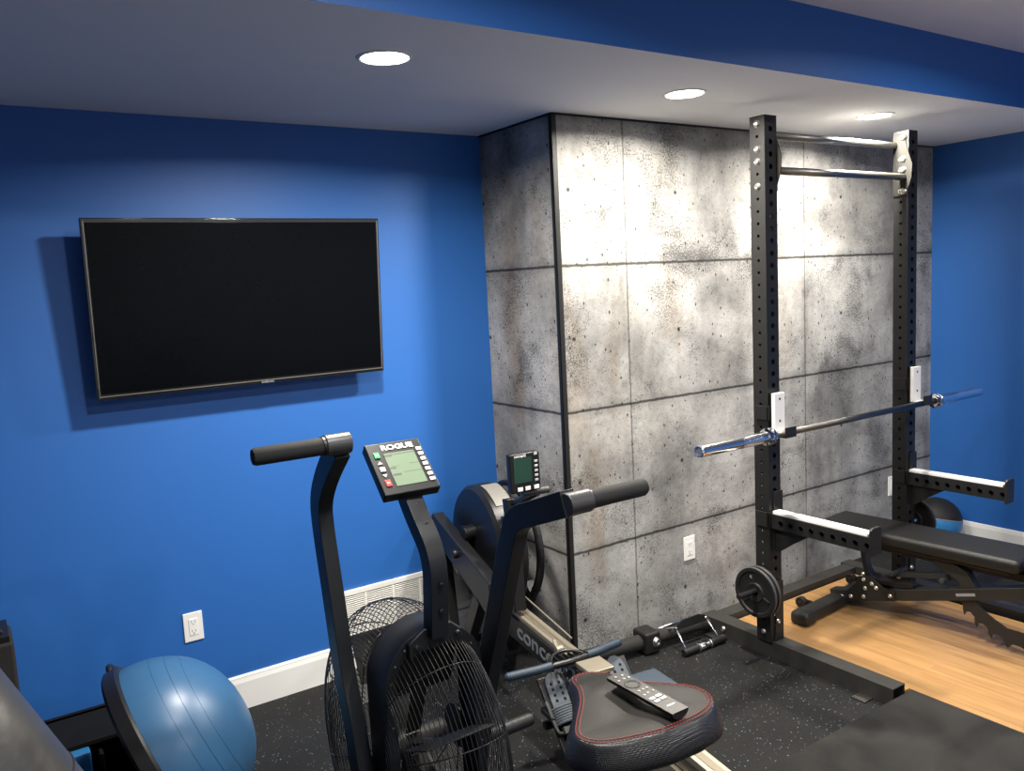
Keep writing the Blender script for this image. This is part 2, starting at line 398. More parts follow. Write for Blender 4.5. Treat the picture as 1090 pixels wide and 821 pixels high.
# perforated square tube -------------------------------------------------------
def perf_panel(bm, o, du, dv, w, L, holes, r, depth=.005, n=12):
    """panel from origin o, width w along du, length L along dv; holes = v positions (centre line)."""
    o = V(o); du = V(du); dv = V(dv); nn = du.cross(dv)
    cuts = sorted(holes); edges = [0]
    for a, b in zip(cuts[:-1], cuts[1:]): edges.append((a+b)/2)
    P = lambda u, v, k=0: bm.verts.new(o+du*u+dv*v-nn*k)
    if not cuts:
        bm.faces.new((P(0, 0), P(w, 0), P(w, L), P(0, L))); return
    pitch = .0254
    lo0 = max(0, cuts[0]-pitch); hi1 = min(L, cuts[-1]+pitch)
    edges = [lo0]+edges[1:]+[hi1]
    if lo0 > 1e-5: bm.faces.new((P(0, 0), P(w, 0), P(w, lo0), P(0, lo0)))
    if hi1 < L-1e-5: bm.faces.new((P(0, hi1), P(w, hi1), P(w, L), P(0, L)))
    for c, lo, hi in zip(cuts, edges[:-1], edges[1:]):
        cu = w/2
        ring = [P(cu+r*math.cos(2*PI*j/n), c+r*math.sin(2*PI*j/n)) for j in range(n)]
        inn = [P(cu+r*math.cos(2*PI*j/n), c+r*math.sin(2*PI*j/n), depth) for j in range(n)]
        def edge_pt(a):
            dx, dy = math.cos(a), math.sin(a)
            t = 1e9
            if dx > 1e-9: t = min(t, (w-cu)/dx)
            if dx < -1e-9: t = min(t, -cu/dx)
            if dy > 1e-9: t = min(t, (hi-c)/dy)
            if dy < -1e-9: t = min(t, (lo-c)/dy)
            return (cu+dx*t, c+dy*t)
        corners = [(math.atan2(y-c, x-cu) % (2*PI), (x, y)) for x, y in ((0, lo), (w, lo), (w, hi), (0, hi))]
        outer = [P(*edge_pt(2*PI*j/n)) for j in range(n)]
        for j in range(n):
            a0 = 2*PI*j/n; a1 = 2*PI*(j+1)/n
            mid = [P(*p) for a, p in sorted(corners) if a0+1e-6 < a < a1-1e-6]
            bm.faces.new([ring[j], outer[j]]+mid+[outer[(j+1) % n], ring[(j+1) % n]])
            bm.faces.new((ring[j], ring[(j+1) % n], inn[(j+1) % n], inn[j]))
def perf_post(bm, x0, x1, y0, y1, z0, z1, hs, rs, hf, rf):
    """upright: side faces (+-X) carry holes hs, front/back (+-Y) carry holes hf (z values)."""
    ls = [h-z0 for h in hs]; lf = [h-z0 for h in hf]; L = z1-z0
    perf_panel(bm, (x0, y1, z0), (0, -1, 0), (0, 0, 1), y1-y0, L, ls, rs)
    perf_panel(bm, (x1, y0, z0), (0, 1, 0), (0, 0, 1), y1-y0, L, ls, rs)
    perf_panel(bm, (x0, y0, z0), (1, 0, 0), (0, 0, 1), x1-x0, L, lf, rf)
    perf_panel(bm, (x1, y1, z0), (-1, 0, 0), (0, 0, 1), x1-x0, L, lf, rf)
    for z in (z1,):
        vs = [bm.verts.new(p) for p in ((x0, y0, z), (x1, y0, z), (x1, y1, z), (x0, y1, z))]; bm.faces.new(vs)
def raw(name, bm, m, parent=None):       # keep winding (open shells)
    me = bpy.data.meshes.new(name); bm.to_mesh(me); bm.free(); me.materials.append(m)
    o = bpy.data.objects.new(name, me); C.objects.link(o)
    if parent is not None: o.parent = parent
    return o
def bolt(bm, c, d, r=.011, h=.008):
    c = V(c); d = V(d).normalized()
    cyl(bm, c, c+d*.002, r*1.25, n=20)
    lathe(bm, [(r, 0), (r, h*.5), (r*.75, h*.85), (r*.45, h), (r*.4, h*.55), (0, h*.55)], 16, align(c+d*.001, d))

# ------------------------------------------------------------------ the room
YW, YC, XC, XR = 3.414, 2.847, 2.163, 5.037
ZS, ZU, YF = 2.397, 2.645, 1.985
XL, YB = -2.6, -2.6
b = BM(); boxr(b, (XL-.1, YW, 0), (XC+.05, YW+.1, ZS+.3)); struct('wall_back', b, M['blue'])
b = BM(); boxr(b, (XC, YC, 0), (XR, YW+.1, ZS+.3)); struct('wall_concrete', b, M['concrete'])
b = BM(); boxr(b, (XR, YB, 0), (XR+.1, YW+.1, ZU+.1)); struct('wall_right', b, M['blue'])
b = BM(); boxr(b, (XL-.1, YB, 0), (XL, YW, ZU+.1)); struct('wall_left', b, M['blue'])
b = BM(); boxr(b, (XL-.1, YB-.1, 0), (XR+.1, YB, ZU+.1)); struct('wall_front', b, M['white_wall'])
b = BM(); boxr(b, (XL-.1, YB-.1, ZU), (XR+.1, YF+.02, ZU+.1)); struct('ceiling', b, M['ceiling'])
b = BM()   # soffit: white underside, blue fascia
vs = boxr(b, (XL, YF, ZS), (XR, YW+.1, ZU+.1))
b.faces.ensure_lookup_table()
for f in b.faces:
    c = f.calc_center_median(); f.material_index = 1 if c.y < YF+.001 else 0
struct('ceiling_soffit', b, [M['ceiling'], M['blue']])
b = BM(); boxr(b, (XL-.1, YB-.1, -.1), (XR+.1, YW+.1, 0)); struct('floor', b, M['speckled'])
# bamboo platform and the plain mat lie in/on the floor
PT = .042
b = BM(); prism(b, [(2.952, 1.760), (2.952, 2.640), (3.940, 2.640), (3.940, -.9), (2.984, -.9), (2.984, 1.760)], 2, 0, PT); tag(obj('wooden_platform', b, M['wood'], bevel=.001), 'light bamboo plank lifting platform on the floor between the rack feet', 'platform')
b = BM(); boxr(b, (1.95, -.9, 0), (2.982, 1.750, PT)); tag(obj('rubber_mat', b, M['stall'], bevel=.003), 'plain dark rubber mat lying in front of the left rack foot', 'mat')

def baseboard(name, lo, hi, axis):
    b = BM(); h = .145
    if axis == 'x':
        prism(b, [(YW+.001, 0), (YW-.014, 0), (YW-.014, h-.03), (YW-.010, h-.012), (YW-.010, h-.006), (YW-.006, h), (YW+.001, h)], 0, lo, hi)
    else:
        prism(b, [(XR+.001, 0), (XR-.014, 0), (XR-.014, h-.045), (XR-.010, h-.03), (XR-.010, h-.026), (XR-.006, h-.02), (XR+.001, h-.02)], 1, lo, hi)
    return struct(name, b, M['white_trim'])
baseboard('baseboard_back', XL, XC, 'x')
baseboard('baseboard_right', YB, YC, 'y')
b = BM(); boxr(b, (XC-.004, YC-.004, 0), (XC+.02, YC+.001, ZS)); boxr(b, (XC-.004, YC-.004, 0), (XC+.001, YC+.018, ZS))
struct('trim_1', b, M['powder'])
b = BM(); boxr(b, (XC, YC-.006, ZS-.008), (XR, YC+.001, ZS)); boxr(b, (XC-.006, YC, ZS-.008), (XC+.001, YW, ZS)); struct('trim_2', b, M['dark_fabric'])

# recessed lights ---------------------------------------------------------------
LW = 1.0
def downlight(x, y, z, label, power, group, col=(1, .93, .82)):
    t = thing('recessed_ceiling_light', label, 'light', (x, y, z), 0, group)
    b = BM(); lathe(b, [(.072, -.001), (.073, -.005), (.082, -.004), (.086, 0), (.086, .002), (.072, .002)], 40); o = obj('trim_ring', b, M['white_trim'], t, smooth=True)
    b = BM(); lathe(b, [(0, -.0035), (.05, -.0035), (.073, -.002), (.073, .0015), (0, .0015)], 40); obj('lens', b, M['lens'], t, smooth=True)
    ld = bpy.data.lights.new('lamp', 'AREA'); ld.shape = 'DISK'; ld.size = .13; ld.energy = power; ld.color = col; ld.spread = math.radians(165)
    lo = bpy.data.objects.new('lamp', ld); C.objects.link(lo); lo.parent = t; lo.location = (0, 0, -.006)
    return t
SO = [(1.178, 2.365, 'recessed light in the soffit left of the concrete wall, above the exercise bike'),
      (2.452, 2.372, 'recessed light in the soffit above the left half of the concrete wall'),
      (3.695, 2.368, 'recessed light in the soffit between the tops of the rack uprights')]
for x, y, l in SO: downlight(x, y, ZS, l, 38, None)
for x, y, w_ in ((1.0, 1.05, 26), (3.3, 1.05, 20), (-.6, -1.2, 14), (1.9, -1.2, 36), (4.2, -1.2, 30)):
    downlight(x, y, ZU, 'recessed light in the main ceiling behind the camera', w_, 'main ceiling lights behind the camera', (1, .965, .93))

# outlets -----------------------------------------------------------------------
def outlet(name, label, mtx, kind='duplex'):
    t = thing(name, label, 'outlet' if kind == 'duplex' else 'switch plate'); t.matrix_world = mtx
    b = BM(); box(b, (0, 0, .003), (.074, .118, .006)); obj('cover_plate', b, M['white_trim'], t, bevel=.002)
    b = BM(); box(b, (0, 0, .0065), (.034, .068, .003)); obj('socket_face', b, M['uhmw'], t, bevel=.001)
    if kind == 'duplex':
        b = BM()
        for s in (1, -1):
            for dx, hh in ((-.0065, .009), (.0065, .007)): box(b, (dx, s*.019+.003, .0081), (.002, hh, .0008))
            cyl(b, (0, s*.019-.007, .0078), (0, s*.019-.007, .0085), .0025, n=10)
        obj('socket_slot', b, M['ink'], t)
outlet('wall_outlet', 'white outlet on the blue wall above the blue half ball', basis((.686, YW, .403), (1, 0, 0), (0, 0, 1)))
outlet('wall_outlet', 'white outlet low on the concrete wall left of the rack', basis((2.896, YC, .372), (1, 0, 0), (0, 0, 1)))
outlet('wall_plate', 'white wall plate on the concrete wall beside the right rack upright', basis((4.621, YC, .378), (1, 0, 0), (0, 0, 1)), 'blank')

# return-air grille ---------------------------------------------------------------
t = thing('air_return_grille', 'long white louvered air return grille above the baseboard behind the exercise bike', 'vent', (1.70, YW, .27))
W_, H_ = .82, .232
b = BM()
for s in (-1, 1):
    box(b, (s*(W_/2-.012), -.006, 0), (.024, .012, H_)); box(b, (0, -.006, s*(H_/2-.012)), (W_, .012, .024))
for k in (-2, -1, 0, 1, 2): box(b, (k*W_/6, -.0045, 0), (.010, .009, H_))
obj('grille_frame', b, M['louver'], t, bevel=.002)
b = BM()
nl = 21
for k in range(nl):
    z = -H_/2+.026+(H_-.052)*k/(nl-1)
    box(b, (0, -.005, z), (W_-.04, .0125, .0022), Matrix.Rotation(math.radians(-48), 4, 'X'))
obj('louver_blades', b, M['louver'], t)
b = BM(); box(b, (0, -.0008, 0), (W_-.03, .0015, H_-.03)); obj('backing', b, M['key_grey'], t)

# television -------------------------------------------------------------------------
tilt = math.radians(4.0)
t = thing('television', 'large black flat screen television mounted on the blue wall', 'television', (.982, 3.287, 1.679))
R_ = Matrix.Rotation(tilt, 4, 'X')    # leans: bottom nearer to the wall
def tvb(bm, c, s): box(bm, R_ @ V(c), s, R_)
TWd, THt = 1.130, .648
b = BM(); tvb(b, (0, .012, 0), (TWd, .024, THt)); obj('bezel', b, M['tv_bezel'], t, bevel=.004)
b = BM(); tvb(b, (0, .040, -.03), (TWd*.8, .035, THt*.75)); obj('back_housing', b, M['black_plastic'], t, bevel=.012)
b = BM(); tvb(b, (0, -.0015, .004), (TWd-.030, .004, THt-.040)); obj('screen', b, M['tv_screen'], t, bevel=.001)
b = BM(); tvb(b, (0, -.002, -THt/2+.014), (TWd-.02, .005, .003)); tvb(b, (TWd/2-.010, -.002, 0), (.003, .005, THt-.02)); tvb(b, (-TWd/2+.010, -.002, 0), (.002, .005, THt-.02)); obj('bezel_trim', b, M['tv_trim'], t)
b = text_mesh('SAMSUNG', .011, .0004, .0003); xf(b, R_ @ basis((.055, -.003, -THt/2+.0065), (1, 0, 0), (0, 0, 1))); obj('brand_mark', b, M['print_grey'], t)
b = BM(); box(b, (0, .085, 0), (.40, .03, .36)); box(b, (0, .107, 0), (.5, .012, .25)); box(b, (0, .07, 0), (.1, .04, .1)); obj('wall_mount', b, M['powder'], t, bevel=.002)

# ------------------------------------------------------------------ power rack
t = thing('squat_rack', 'tall black steel squat stand with double pull-up bars on the platform', 'squat rack', (3.41, 2.36, 0))
RO = V((3.41, 2.36, 0))
def rel(o):      # parts are written in world coordinates, their thing sits at its base
    p = o.parent; o.matrix_parent_inverse = Matrix.Translation(-V(p.location)) if p.rotation_euler.z == 0 else p.matrix_basis.inverted()
    return o
Z0, Z1 = .074, 2.337
hs = [2.305-.0508*i for i in range(44)]; hf = [2.282-.0508*i for i in range(43)]
bolt_i = (0, 2, 3, 5)
PX = [(2.853, 2.929), (3.897, 3.973)]; PY = (2.322, 2.398)
for k, (x0, x1) in enumerate(PX):
    b = BM()
    hh = [h for i, h in enumerate(hs) if not (i in bolt_i)]
    perf_post(b, x0, x1, PY[0], PY[1], Z0, Z1, hh, .0068, hf, .0118)
    up = raw('upright', b, M['powder_dusty'] if False else M['powder'], t); rel(up)
    b = BM()
    for i in bolt_i: bolt(b, (x0, 2.36, hs[i]), (-1, 0, 0), .0125, .009)
    bolt(b, (x0, 2.36, .115), (-1, 0, 0), .010); bolt(b, (x0+.042, PY[0]-.006, .165), (0, -1, 0), .010)
    bo = obj('bolt', b, M['bolt'], up, smooth=True); bo.matrix_parent_inverse = up.matrix_parent_inverse.inverted() @ Matrix.Translation(-RO) if False else Matrix()
    # gusset plates at the foot
    b = BM(); prism(b, [(x0+.022, Z0), (x1+.004, Z0), (x1+.004, .345), (x0+.046, .345), (x0+.030, .20)], 1, PY[0]-.006, PY[0])
    prism(b, [(x0+.022, Z0), (x1+.004, Z0), (x1+.004, .345), (x0+.046, .345), (x0+.030, .20)], 1, PY[1], PY[1]+.006)
    rel(obj('gusset_plate', b, M['powder'], t, bevel=.001))
# feet
for k, (x0, x1) in enumerate(((2.865, 2.945), (3.965, 4.045))):
    b = BM()
    y0, y1 = 1.755, 2.742; w = .004
    boxr(b, (x0+w, y0+.30, w), (x1-w, y1, .076-w))
    for lo, hi in (((x0, y0, 0), (x0+w, y1, .076)), ((x1-w, y0, 0), (x1, y1, .076)), ((x0+w, y0, 0), (x1-w, y1, w)), ((x0+w, y0, .076-w), (x1-w, y1, .076))): boxr(b, lo, hi)
    fo = rel(obj('foot', b, M['powder_dusty'], t))
    b = BM()
    for y in (2.70, 2.607): bolt(b, (x0, y, .042), (-1, 0, 0), .0115)
    obj('bolt', b, M['bolt'], fo, smooth=True)
    b = BM()
    for y in (2.655, 1.872):
        boxr(b, (x0-.050, y-.03, .0005), (x0, y+.03, .006))
        cyl(b, (x0-.026, y, .005), (x0-.026, y, .0072), .008, n=16)
    obj('anchor_tab', b, M['chrome_worn'], fo)
b = BM(); boxr(b, (2.94, 2.648, 0), (3.967, 2.724, .074)); rel(obj('rear_crossmember', b, M['powder_dusty'], t, bevel=.003))
# pull-up bars with end brackets
for y, z, zr in ((2.39, 2.272, .016), (2.345, 2.118, .0165)):
    b = BM(); cyl(b, (2.929, y, z), (3.897, y, z), zr, n=28); rel(obj('pull_up_bar', b, M['chrome_worn'], t, smooth=True))
for x, s in ((2.929, 1), (3.897, -1)):
    b = BM(); prism(b, [(2.322, 2.03), (2.398, 2.03), (2.398, 2.325), (2.385, 2.325), (2.398, 2.325), (2.330, 2.325), (2.322, 2.27), (2.306, 2.20), (2.300, 2.16), (2.306, 2.11), (2.322, 2.07)][0:3]+[(2.345, 2.325), (2.322, 2.24), (2.300, 2.175), (2.304, 2.11), (2.322, 2.06)], 0, x, x+s*.006)
    br = rel(obj('bar_bracket', b, M['matte_black'], t, bevel=.001))
    if s < 0:
        b = BM()
        for i in bolt_i: bolt(b, (x-.006, 2.345, hs[i]), (-1, 0, 0), .0125, .009)
        obj('bolt', b, M['bolt'], br, smooth=True)
# plate storage pegs
b = BM(); cyl(b, (2.853, 2.36, .316), (2.69, 2.36, .316), .0125, n=20); cyl(b, (2.853, 2.36, .316), (2.846, 2.36, .316), .03, n=20); rel(obj('storage_peg', b, M['powder'], t, smooth=False, bevel=.001))
b = BM(); cyl(b, (3.973, 2.36, .40), (4.12, 2.36, .40), .0125, n=20); rel(obj('storage_peg', b, M['powder'], t, bevel=.001))

# J-cups
def jcup(x0, z, label):
    xc = x0+.040; t = thing('j_cup', label, 'barbell holder', (xc, PY[0], z))
    b = BM()   # sleeve bracket round the post
    boxr(b, (-.050, -.006, -.03), (.044, .000, .03)); boxr(b, (-.050, -.006, -.03), (-.044, .060, .03))
    boxr(b, (-.034, -.012, -.095), (.034, -.006, .085))
    boxr(b, (-.034, -.080, -.100), (.034, -.006, -.090)); boxr(b, (-.034, -.088, -.100), (.034, -.080, -.055))
    obj('bracket', b, M['powder'], t, bevel=.0015)
    b = BM(); boxr(b, (-.033, -.030, -.088), (.033, -.0125, .085)); obj('liner', b, M['uhmw'], t, bevel=.002)
    b = BM(); boxr(b, (-.030, -.078, -.0895), (.030, -.0305, -.083)); obj('tray_liner', b, M['uhmw'], t, bevel=.001)
    b = BM()
    for dz in (.06, -.035): cyl(b, (0, -.0305, dz), (0, -.0275, dz), .006, n=14)
    obj('screw', b, M['ink'], t)
jcup(2.853, 1.100, 'black barbell hook with tall white liner on the left rack upright')
jcup(3.897, 1.112, 'black barbell hook with tall white liner on the right rack upright')

# spotter arms
def arm(x0, z, label):
    xc = x0+.030; t = thing('spotter_arm', label, 'safety arm', (xc, PY[0], z))
    L_ = .47; w = .058; hh = .062
    b = BM()
    holes = [.055+.0508*i for i in range(9)]
    # box tube along -Y with side holes
    def panel(x, s):
        o = V((x, 0, -hh)) if s < 0 else V((x, -L_, -hh))
        perf_panel(b, o, (0, 0, 1), (0, s, 0), hh, L_, [h if s < 0 else L_-h for h in holes][::(1 if s < 0 else -1)], .0105, .004)
    panel(-w/2, -1); panel(w/2, 1)
    for z_ in (0, -hh):
        vs = [b.verts.new(p) for p in ((-w/2, -L_, z_), (w/2, -L_, z_), (w/2, 0, z_), (-w/2, 0, z_))]; b.faces.new(vs)
    am = raw('arm_tube', b, M['powder'], t)
    b = BM(); boxr(b, (-w/2+.006, -L_+.012, 0), (w/2-.006, -.008, .013)); obj('liner', b, M['uhmw'], t, bevel=.0015)
    b = BM(); prism(b, [(-w/2-.004, -hh-.012), (w/2+.004, -hh-.012), (w/2+.004, .03), (w/2-.006, .038), (-w/2+.006, .038), (-w/2-.004, .03)], 1, -L_-.012, -L_); obj('end_plate', b, M['powder'], t, bevel=.002)
    b = BM(); boxr(b, (-.012+.0, -.008, -.17), (.046, 0, .095)); boxr(b, (-.052, -.006, -.055), (-.012, 0, .010)); boxr(b, (-.052, -.006, -.055), (-.046, .062, .010)); obj('bracket', b, M['powder'], t, bevel=.0015)
    b = BM(); prism(b, [(0, -hh), (-.19, -hh), (-.17, -hh-.012), (-.10, -hh-.055), (-.03, -hh-.105), (0, -hh-.11)], 0, -.003, .006); obj('gusset', b, M['powder'], t, bevel=.001)
    b = BM()
    for dy in (.06, .24, .42): cyl(b, (0, -dy, .0125), (0, -dy, .0142), .004, n=12)
    obj('screw', b, M['key_grey'], t)
arm(2.858, .658, 'black perforated spotter arm with white top on the left rack upright')
arm(3.900, .668, 'black perforated spotter arm with white top on the right rack upright')

# weight plates on pegs
def plate(x, y, z, r, label, s=-1, th=.022):
    t = thing('weight_plate', label, 'weight plate', (x, y, z))
    mt = align((0, 0, 0), (s, 0, 0))
    b = BM(); lathe(b, [(.0255*r/.11*.6, -th*.3), (.04*r/.11, -th*.5), (.045*r/.11, -th*.2), (r*.8, -th*.2), (r*.84, -th*.5), (r*.97, -th*.5), (r, -th*.3), (r, th*.3), (r*.97, th*.5), (r*.84, th*.5), (r*.8, th*.2), (.045*r/.11, th*.2), (.04*r/.11, th*.5), (.0255*r/.11*.6, th*.3), (.0255*r/.11*.6, -th*.3)], 48, mt)
    smooth_angle(obj('plate_disc', b, M['stretch'], t))
    b = BM()
    for a in (0, 120, 240):
        a = math.radians(a+200); c = V((s*th*.25, math.cos(a)*r*.44, math.sin(a)*r*.44))
        box(b, c, (.006, .012, r*.55), Matrix.Rotation(a-PI/2, 4, 'X'))
    obj('spoke_rib', b, M['stretch'], t, bevel=.002)
    b = BM(); lathe(b, [(r*.975, th*.42), (r*.995, th*.36), (r*1.004, th*.1), (r*.998, -th*.05), (r*.97, th*.3)], 48, mt); obj('rim_band', b, M['plate_edge'], t, smooth=True)
    b = BM(); box(b, (s*th*.36, r*.16, r*.60), (.001, .016, .012), Matrix.Rotation(.3, 4, 'X')); obj('mark', b, M['print_grey'], t)
plate(2.805, 2.36, .308, .112, 'small black weight plate on the left upright peg, outer of two')
plate(2.832, 2.36, .308, .112, 'small black weight plate on the left upright peg, inner of two')
plate(4.03, 2.355, .392, .112, 'small black weight plate on the right rack upright by the black and blue ball', 1)

# barbell ---------------------------------------------------------------------------
t = thing('barbell', 'chrome sleeved barbell resting on the rack hooks', 'barbell', (3.402, 2.252, 1.0195))
mt = align((0, 0, 0), (1, 0, 0))
b = BM(); lathe(b, [(0, -.618), (.014, -.618), (.014, .618), (0, .618)], 28, mt); obj('shaft', b, M['bar_steel'], t, smooth=True)
for s in (-1, 1):
    b = BM(); m2 = align((s*.615, 0, 0), (s, 0, 0))
    lathe(b, [(.016, 0), (.030, 0), (.036, .003), (.036, .012), (.031, .015), (.031, .022), (.036, .025), (.036, .034), (.025, .037), (.0245, .060)]+[(.0245, .42), (.0245, .425), (.022, .432), (.018, .432), (.0175, .426), (0, .426)], 36, m2)
    sl = smooth_angle(obj('sleeve', b, M['chrome'], t), 30)
    b = BM()
    for k in range(26): 
        lathe(b, [(.0246, .075+k*.0045), (.0250, .0765+k*.0045), (.0246, .078+k*.0045)], 28, m2)
    obj('sleeve_groove', b, M['chrome'], sl, smooth=True)
    b = BM(); lathe(b, [(0, .4262), (.0172, .4262), (.0172, .4275), (0, .4275)], 28, m2); obj('end_cap', b, M['plate_edge'], sl)

# ------------------------------------------------------------------ bench
def bench():
    t = thing('weight_bench', 'black adjustable weight bench with a flat padded top on the wooden platform', 'bench', (3.60, 2.0, .006))
    ang = math.radians(4.1)      # long axis leans towards +X on the near side
    ax = V((math.sin(ang), -math.cos(ang), 0)); sx = V((math.cos(ang), math.sin(ang), 0)); O = V((3.60, 2.0, .006))
    def W(a, s, z):   # a: along the bench towards the camera, from the far pad end; s: sideways
        return V((3.672, 2.600, 0))+ax*a+sx*s+V((0, 0, z))-O
    rz = Matrix.Rotation(ang, 4, 'Z')
    def pad(name, a0, a1, w, zt, th):
        b = BM(); c = W((a0+a1)/2, 0, zt-th/2); box(b, c, (w, a1-a0, th), rz)
        return obj(name, b, M['pad'], t, bevel=.022, seg=4)
    pad('back_pad', 0, .945, .265, .437, .062); pad('seat_pad', .965, 1.30, .265, .437, .062)
    b = BM(); box(b, W(.47, 0, .369), (.22, .86, .012), rz); obj('pad_board', b, M['bench_frame'], t, bevel=.002)
    b = BM()
    for s in (-.05, .05): recttube(b, [W(.12, s, .347), W(.98, s, .347)], .030, .034, sx)
    obj('pad_support', b, M['bench_frame'], t, bevel=.002)
    # main beam rising towards the hinge under the seat
    def Y(y, z, dx=0): return V((3.602+(2.2-y)*.07+dx-3.6, y-2.0, z-.006))
    def slab(bm, poly, dx, th):
        A = [[bm.verts.new(Y(y, z, dx+d)) for y, z in poly] for d in (0, th)]
        bm.faces.new(A[0]); bm.faces.new(A[1][::-1]); m_ = len(poly)
        for i in range(m_): bm.faces.new((A[0][i], A[0][(i+1) % m_], A[1][(i+1) % m_], A[1][i]))
    b = BM(); recttube(b, [Y(2.54, .050, .034), Y(2.46, .066, .034), Y(2.163, .145, .034), Y(1.50, .332, .034)], .060, .054, sx); obj('main_beam', b, M['bench_frame'], t, bevel=.004)
    poly = [(2.395, .150), (2.385, .185), (2.318, .203), (2.290, .180), (2.255, .160), (2.201, .152), (2.196, .108), (2.300, .082), (2.500, .028), (2.525, .050), (2.500, .085), (2.440, .100)]
    for dx in (-.005, .065):
        b = BM(); slab(b, poly, dx, .008); sp = obj('side_plate', b, M['bench_frame'], t, bevel=.001)
        if dx < 0:
            b = BM()
            for y, z in ((2.354, .176), (2.312, .165), (2.290, .150), (2.346, .134), (2.468, .060), (2.421, .072), (2.354, .089), (2.22, .128)): bolt(b, Y(y, z, -.005), (-1, 0, 0), .0085, .007)
            obj('bolt', b, M['bolt'], sp, smooth=True)
    # rear foot tube with caps and wheels
    b = BM(); recttube(b, [(3.265-3.6, 2.462-2.0, .036), (3.965-3.6, 2.515-2.0, .036)], .075, .05, (0, 1, 0)); ft = obj('rear_foot', b, M['bench_frame'], t, bevel=.004)
    b = BM()
    for x, y, s in ((3.262, 2.460, -1), (3.968, 2.517, 1)): box(b, (x-3.6, y-2.0, .0335), (.092, .100, .067), rz)
    obj('foot_cap', b, M['rubber_foot'], ft, bevel=.024, seg=4)
    for x, y in ((3.40, 2.575), (3.86, 2.605)):
        b = BM()
        cyl(b, (x-3.6-.014, y-2.0, .038), (x-3.6+.014, y-2.0, .038), .028, n=28); cyl(b, (x-3.6-.02, y-2.0, .038), (x-3.6+.02, y-2.0, .038), .009, n=14)
        box(b, (x-3.6+.018, y-2.03, .038), (.008, .08, .03))
        obj('wheel', b, M['stretch'], t, bevel=.003)
    # curved hinge link by the near spotter arm
    b = BM(); recttube(b, smooth_path([Y(2.375, .36, .03), Y(2.365, .27, .03), Y(2.345, .20, .03), Y(2.27, .175, .03), Y(2.12, .20, .03)]), .045, .022, sx); obj('hinge_link', b, M['black_plastic'], t, bevel=.002)
    b = BM(); recttube(b, [Y(2.25, .215, .07), Y(1.95, .275, .07)], .030, .024, sx); cyl(b, Y(2.22, .235, .0), Y(2.22, .235, .13), .011, n=18); cyl(b, Y(1.985, .262, .0), Y(1.985, .262, .13), .012, n=16); obj('pop_pin_strut', b, M['grip_metal'], t, bevel=.002)
    b = BM(); recttube(b, [Y(2.02, .36, .035), Y(1.90, .30, .035), Y(1.86, .24, .035)], .05, .06, sx); obj('pad_bracket', b, M['bench_frame'], t, bevel=.002)
    # toothed ladder
    up = [(1.905, .265), (1.843, .201), (1.811, .168), (1.766, .139), (1.714, .114), (1.628, .110), (1.50, .112)]
    lo = [(1.50, .045), (1.56, .030), (1.600, .040), (1.620, .022), (1.640, .042), (1.665, .050), (1.692, .050), (1.708, .028), (1.720, .040), (1.726, .062), (1.748, .076), (1.770, .074), (1.778, .050), (1.788, .066), (1.792, .092), (1.812, .106), (1.830, .104), (1.838, .082), (1.846, .100), (1.848, .128), (1.866, .145), (1.882, .142), (1.892, .124), (1.897, .150), (1.899, .180), (1.925, .20), (1.95, .225)]
    b = BM(); slab(b, up+lo, .018, .008); obj('adjustment_ladder', b, M['bench_frame'], t)
    b = BM(); recttube(b, [Y(1.50, .33, .034), Y(1.42, .16, .034), Y(1.38, .04, .034)], .06, .06, sx); recttube(b, [Y(1.38, .04, -.20), Y(1.38, .04, .26)], .06, .06, ax); obj('front_leg', b, M['bench_frame'], t, bevel=.003)
    b = BM(); bm_ = Y(1.88, .224, .0035); box(b, bm_, (.0015, .085, .013), rz @ Matrix.Rotation(math.radians(-15.5), 4, 'X')); obj('maker_sticker', b, M['print_grey'], t)
bench()
_b = bpy.data.objects['weight_bench']; _k = (1.7-PT)/(1.7-.006); _b.scale = (_k,)*3; _b.location = (3.6*_k, 2.0*_k, PT)

# medicine ball ----------------------------------------------------------------------
t = thing('medicine_ball', 'black and blue medicine ball on the floor by the right blue wall', 'ball', (4.86, 2.70, 0))
b = BM(); sphere(b, (0, 0, .142), .142, 40); 
rt = Matrix.Translation((0, 0, .142)) @ Matrix.Rotation(math.radians(12), 4, 'Y') @ Matrix.Translation((0, 0, -.142))
b.faces.ensure_lookup_table()
for f in b.faces: f.material_index = 1 if f.calc_center_median().z-.142 > .022 else 0
xf(b, rt); obj('ball_shell', b, [M['ball_blue'], M['stretch']], t, smooth=True)
b = BM()
tube(b, [(.1405*math.cos(2*PI*k/64), .1405*math.sin(2*PI*k/64), .142+.022) for k in range(64)], .003, 6, closed=True)
xf(b, rt); obj('seam_piping', b, M['print_grey'], t, smooth=True)

# ------------------------------------------------------------------ exercise bike
XB, YA = .93, 1.85
bike = thing('exercise_bike', 'black fan exercise bike with moving handles and a display console', 'exercise bike', (XB, YA, 0))
def bk(name, bm, m, **k): return obj(name, bm, m, bike, **k)   # bike-local coordinates
def L(x, y, z): return (x-XB, y-YA, z)
ZF = .47
CY = .125
def rprof(x): return .251+math.sqrt(max(0, .140**2-x*x))
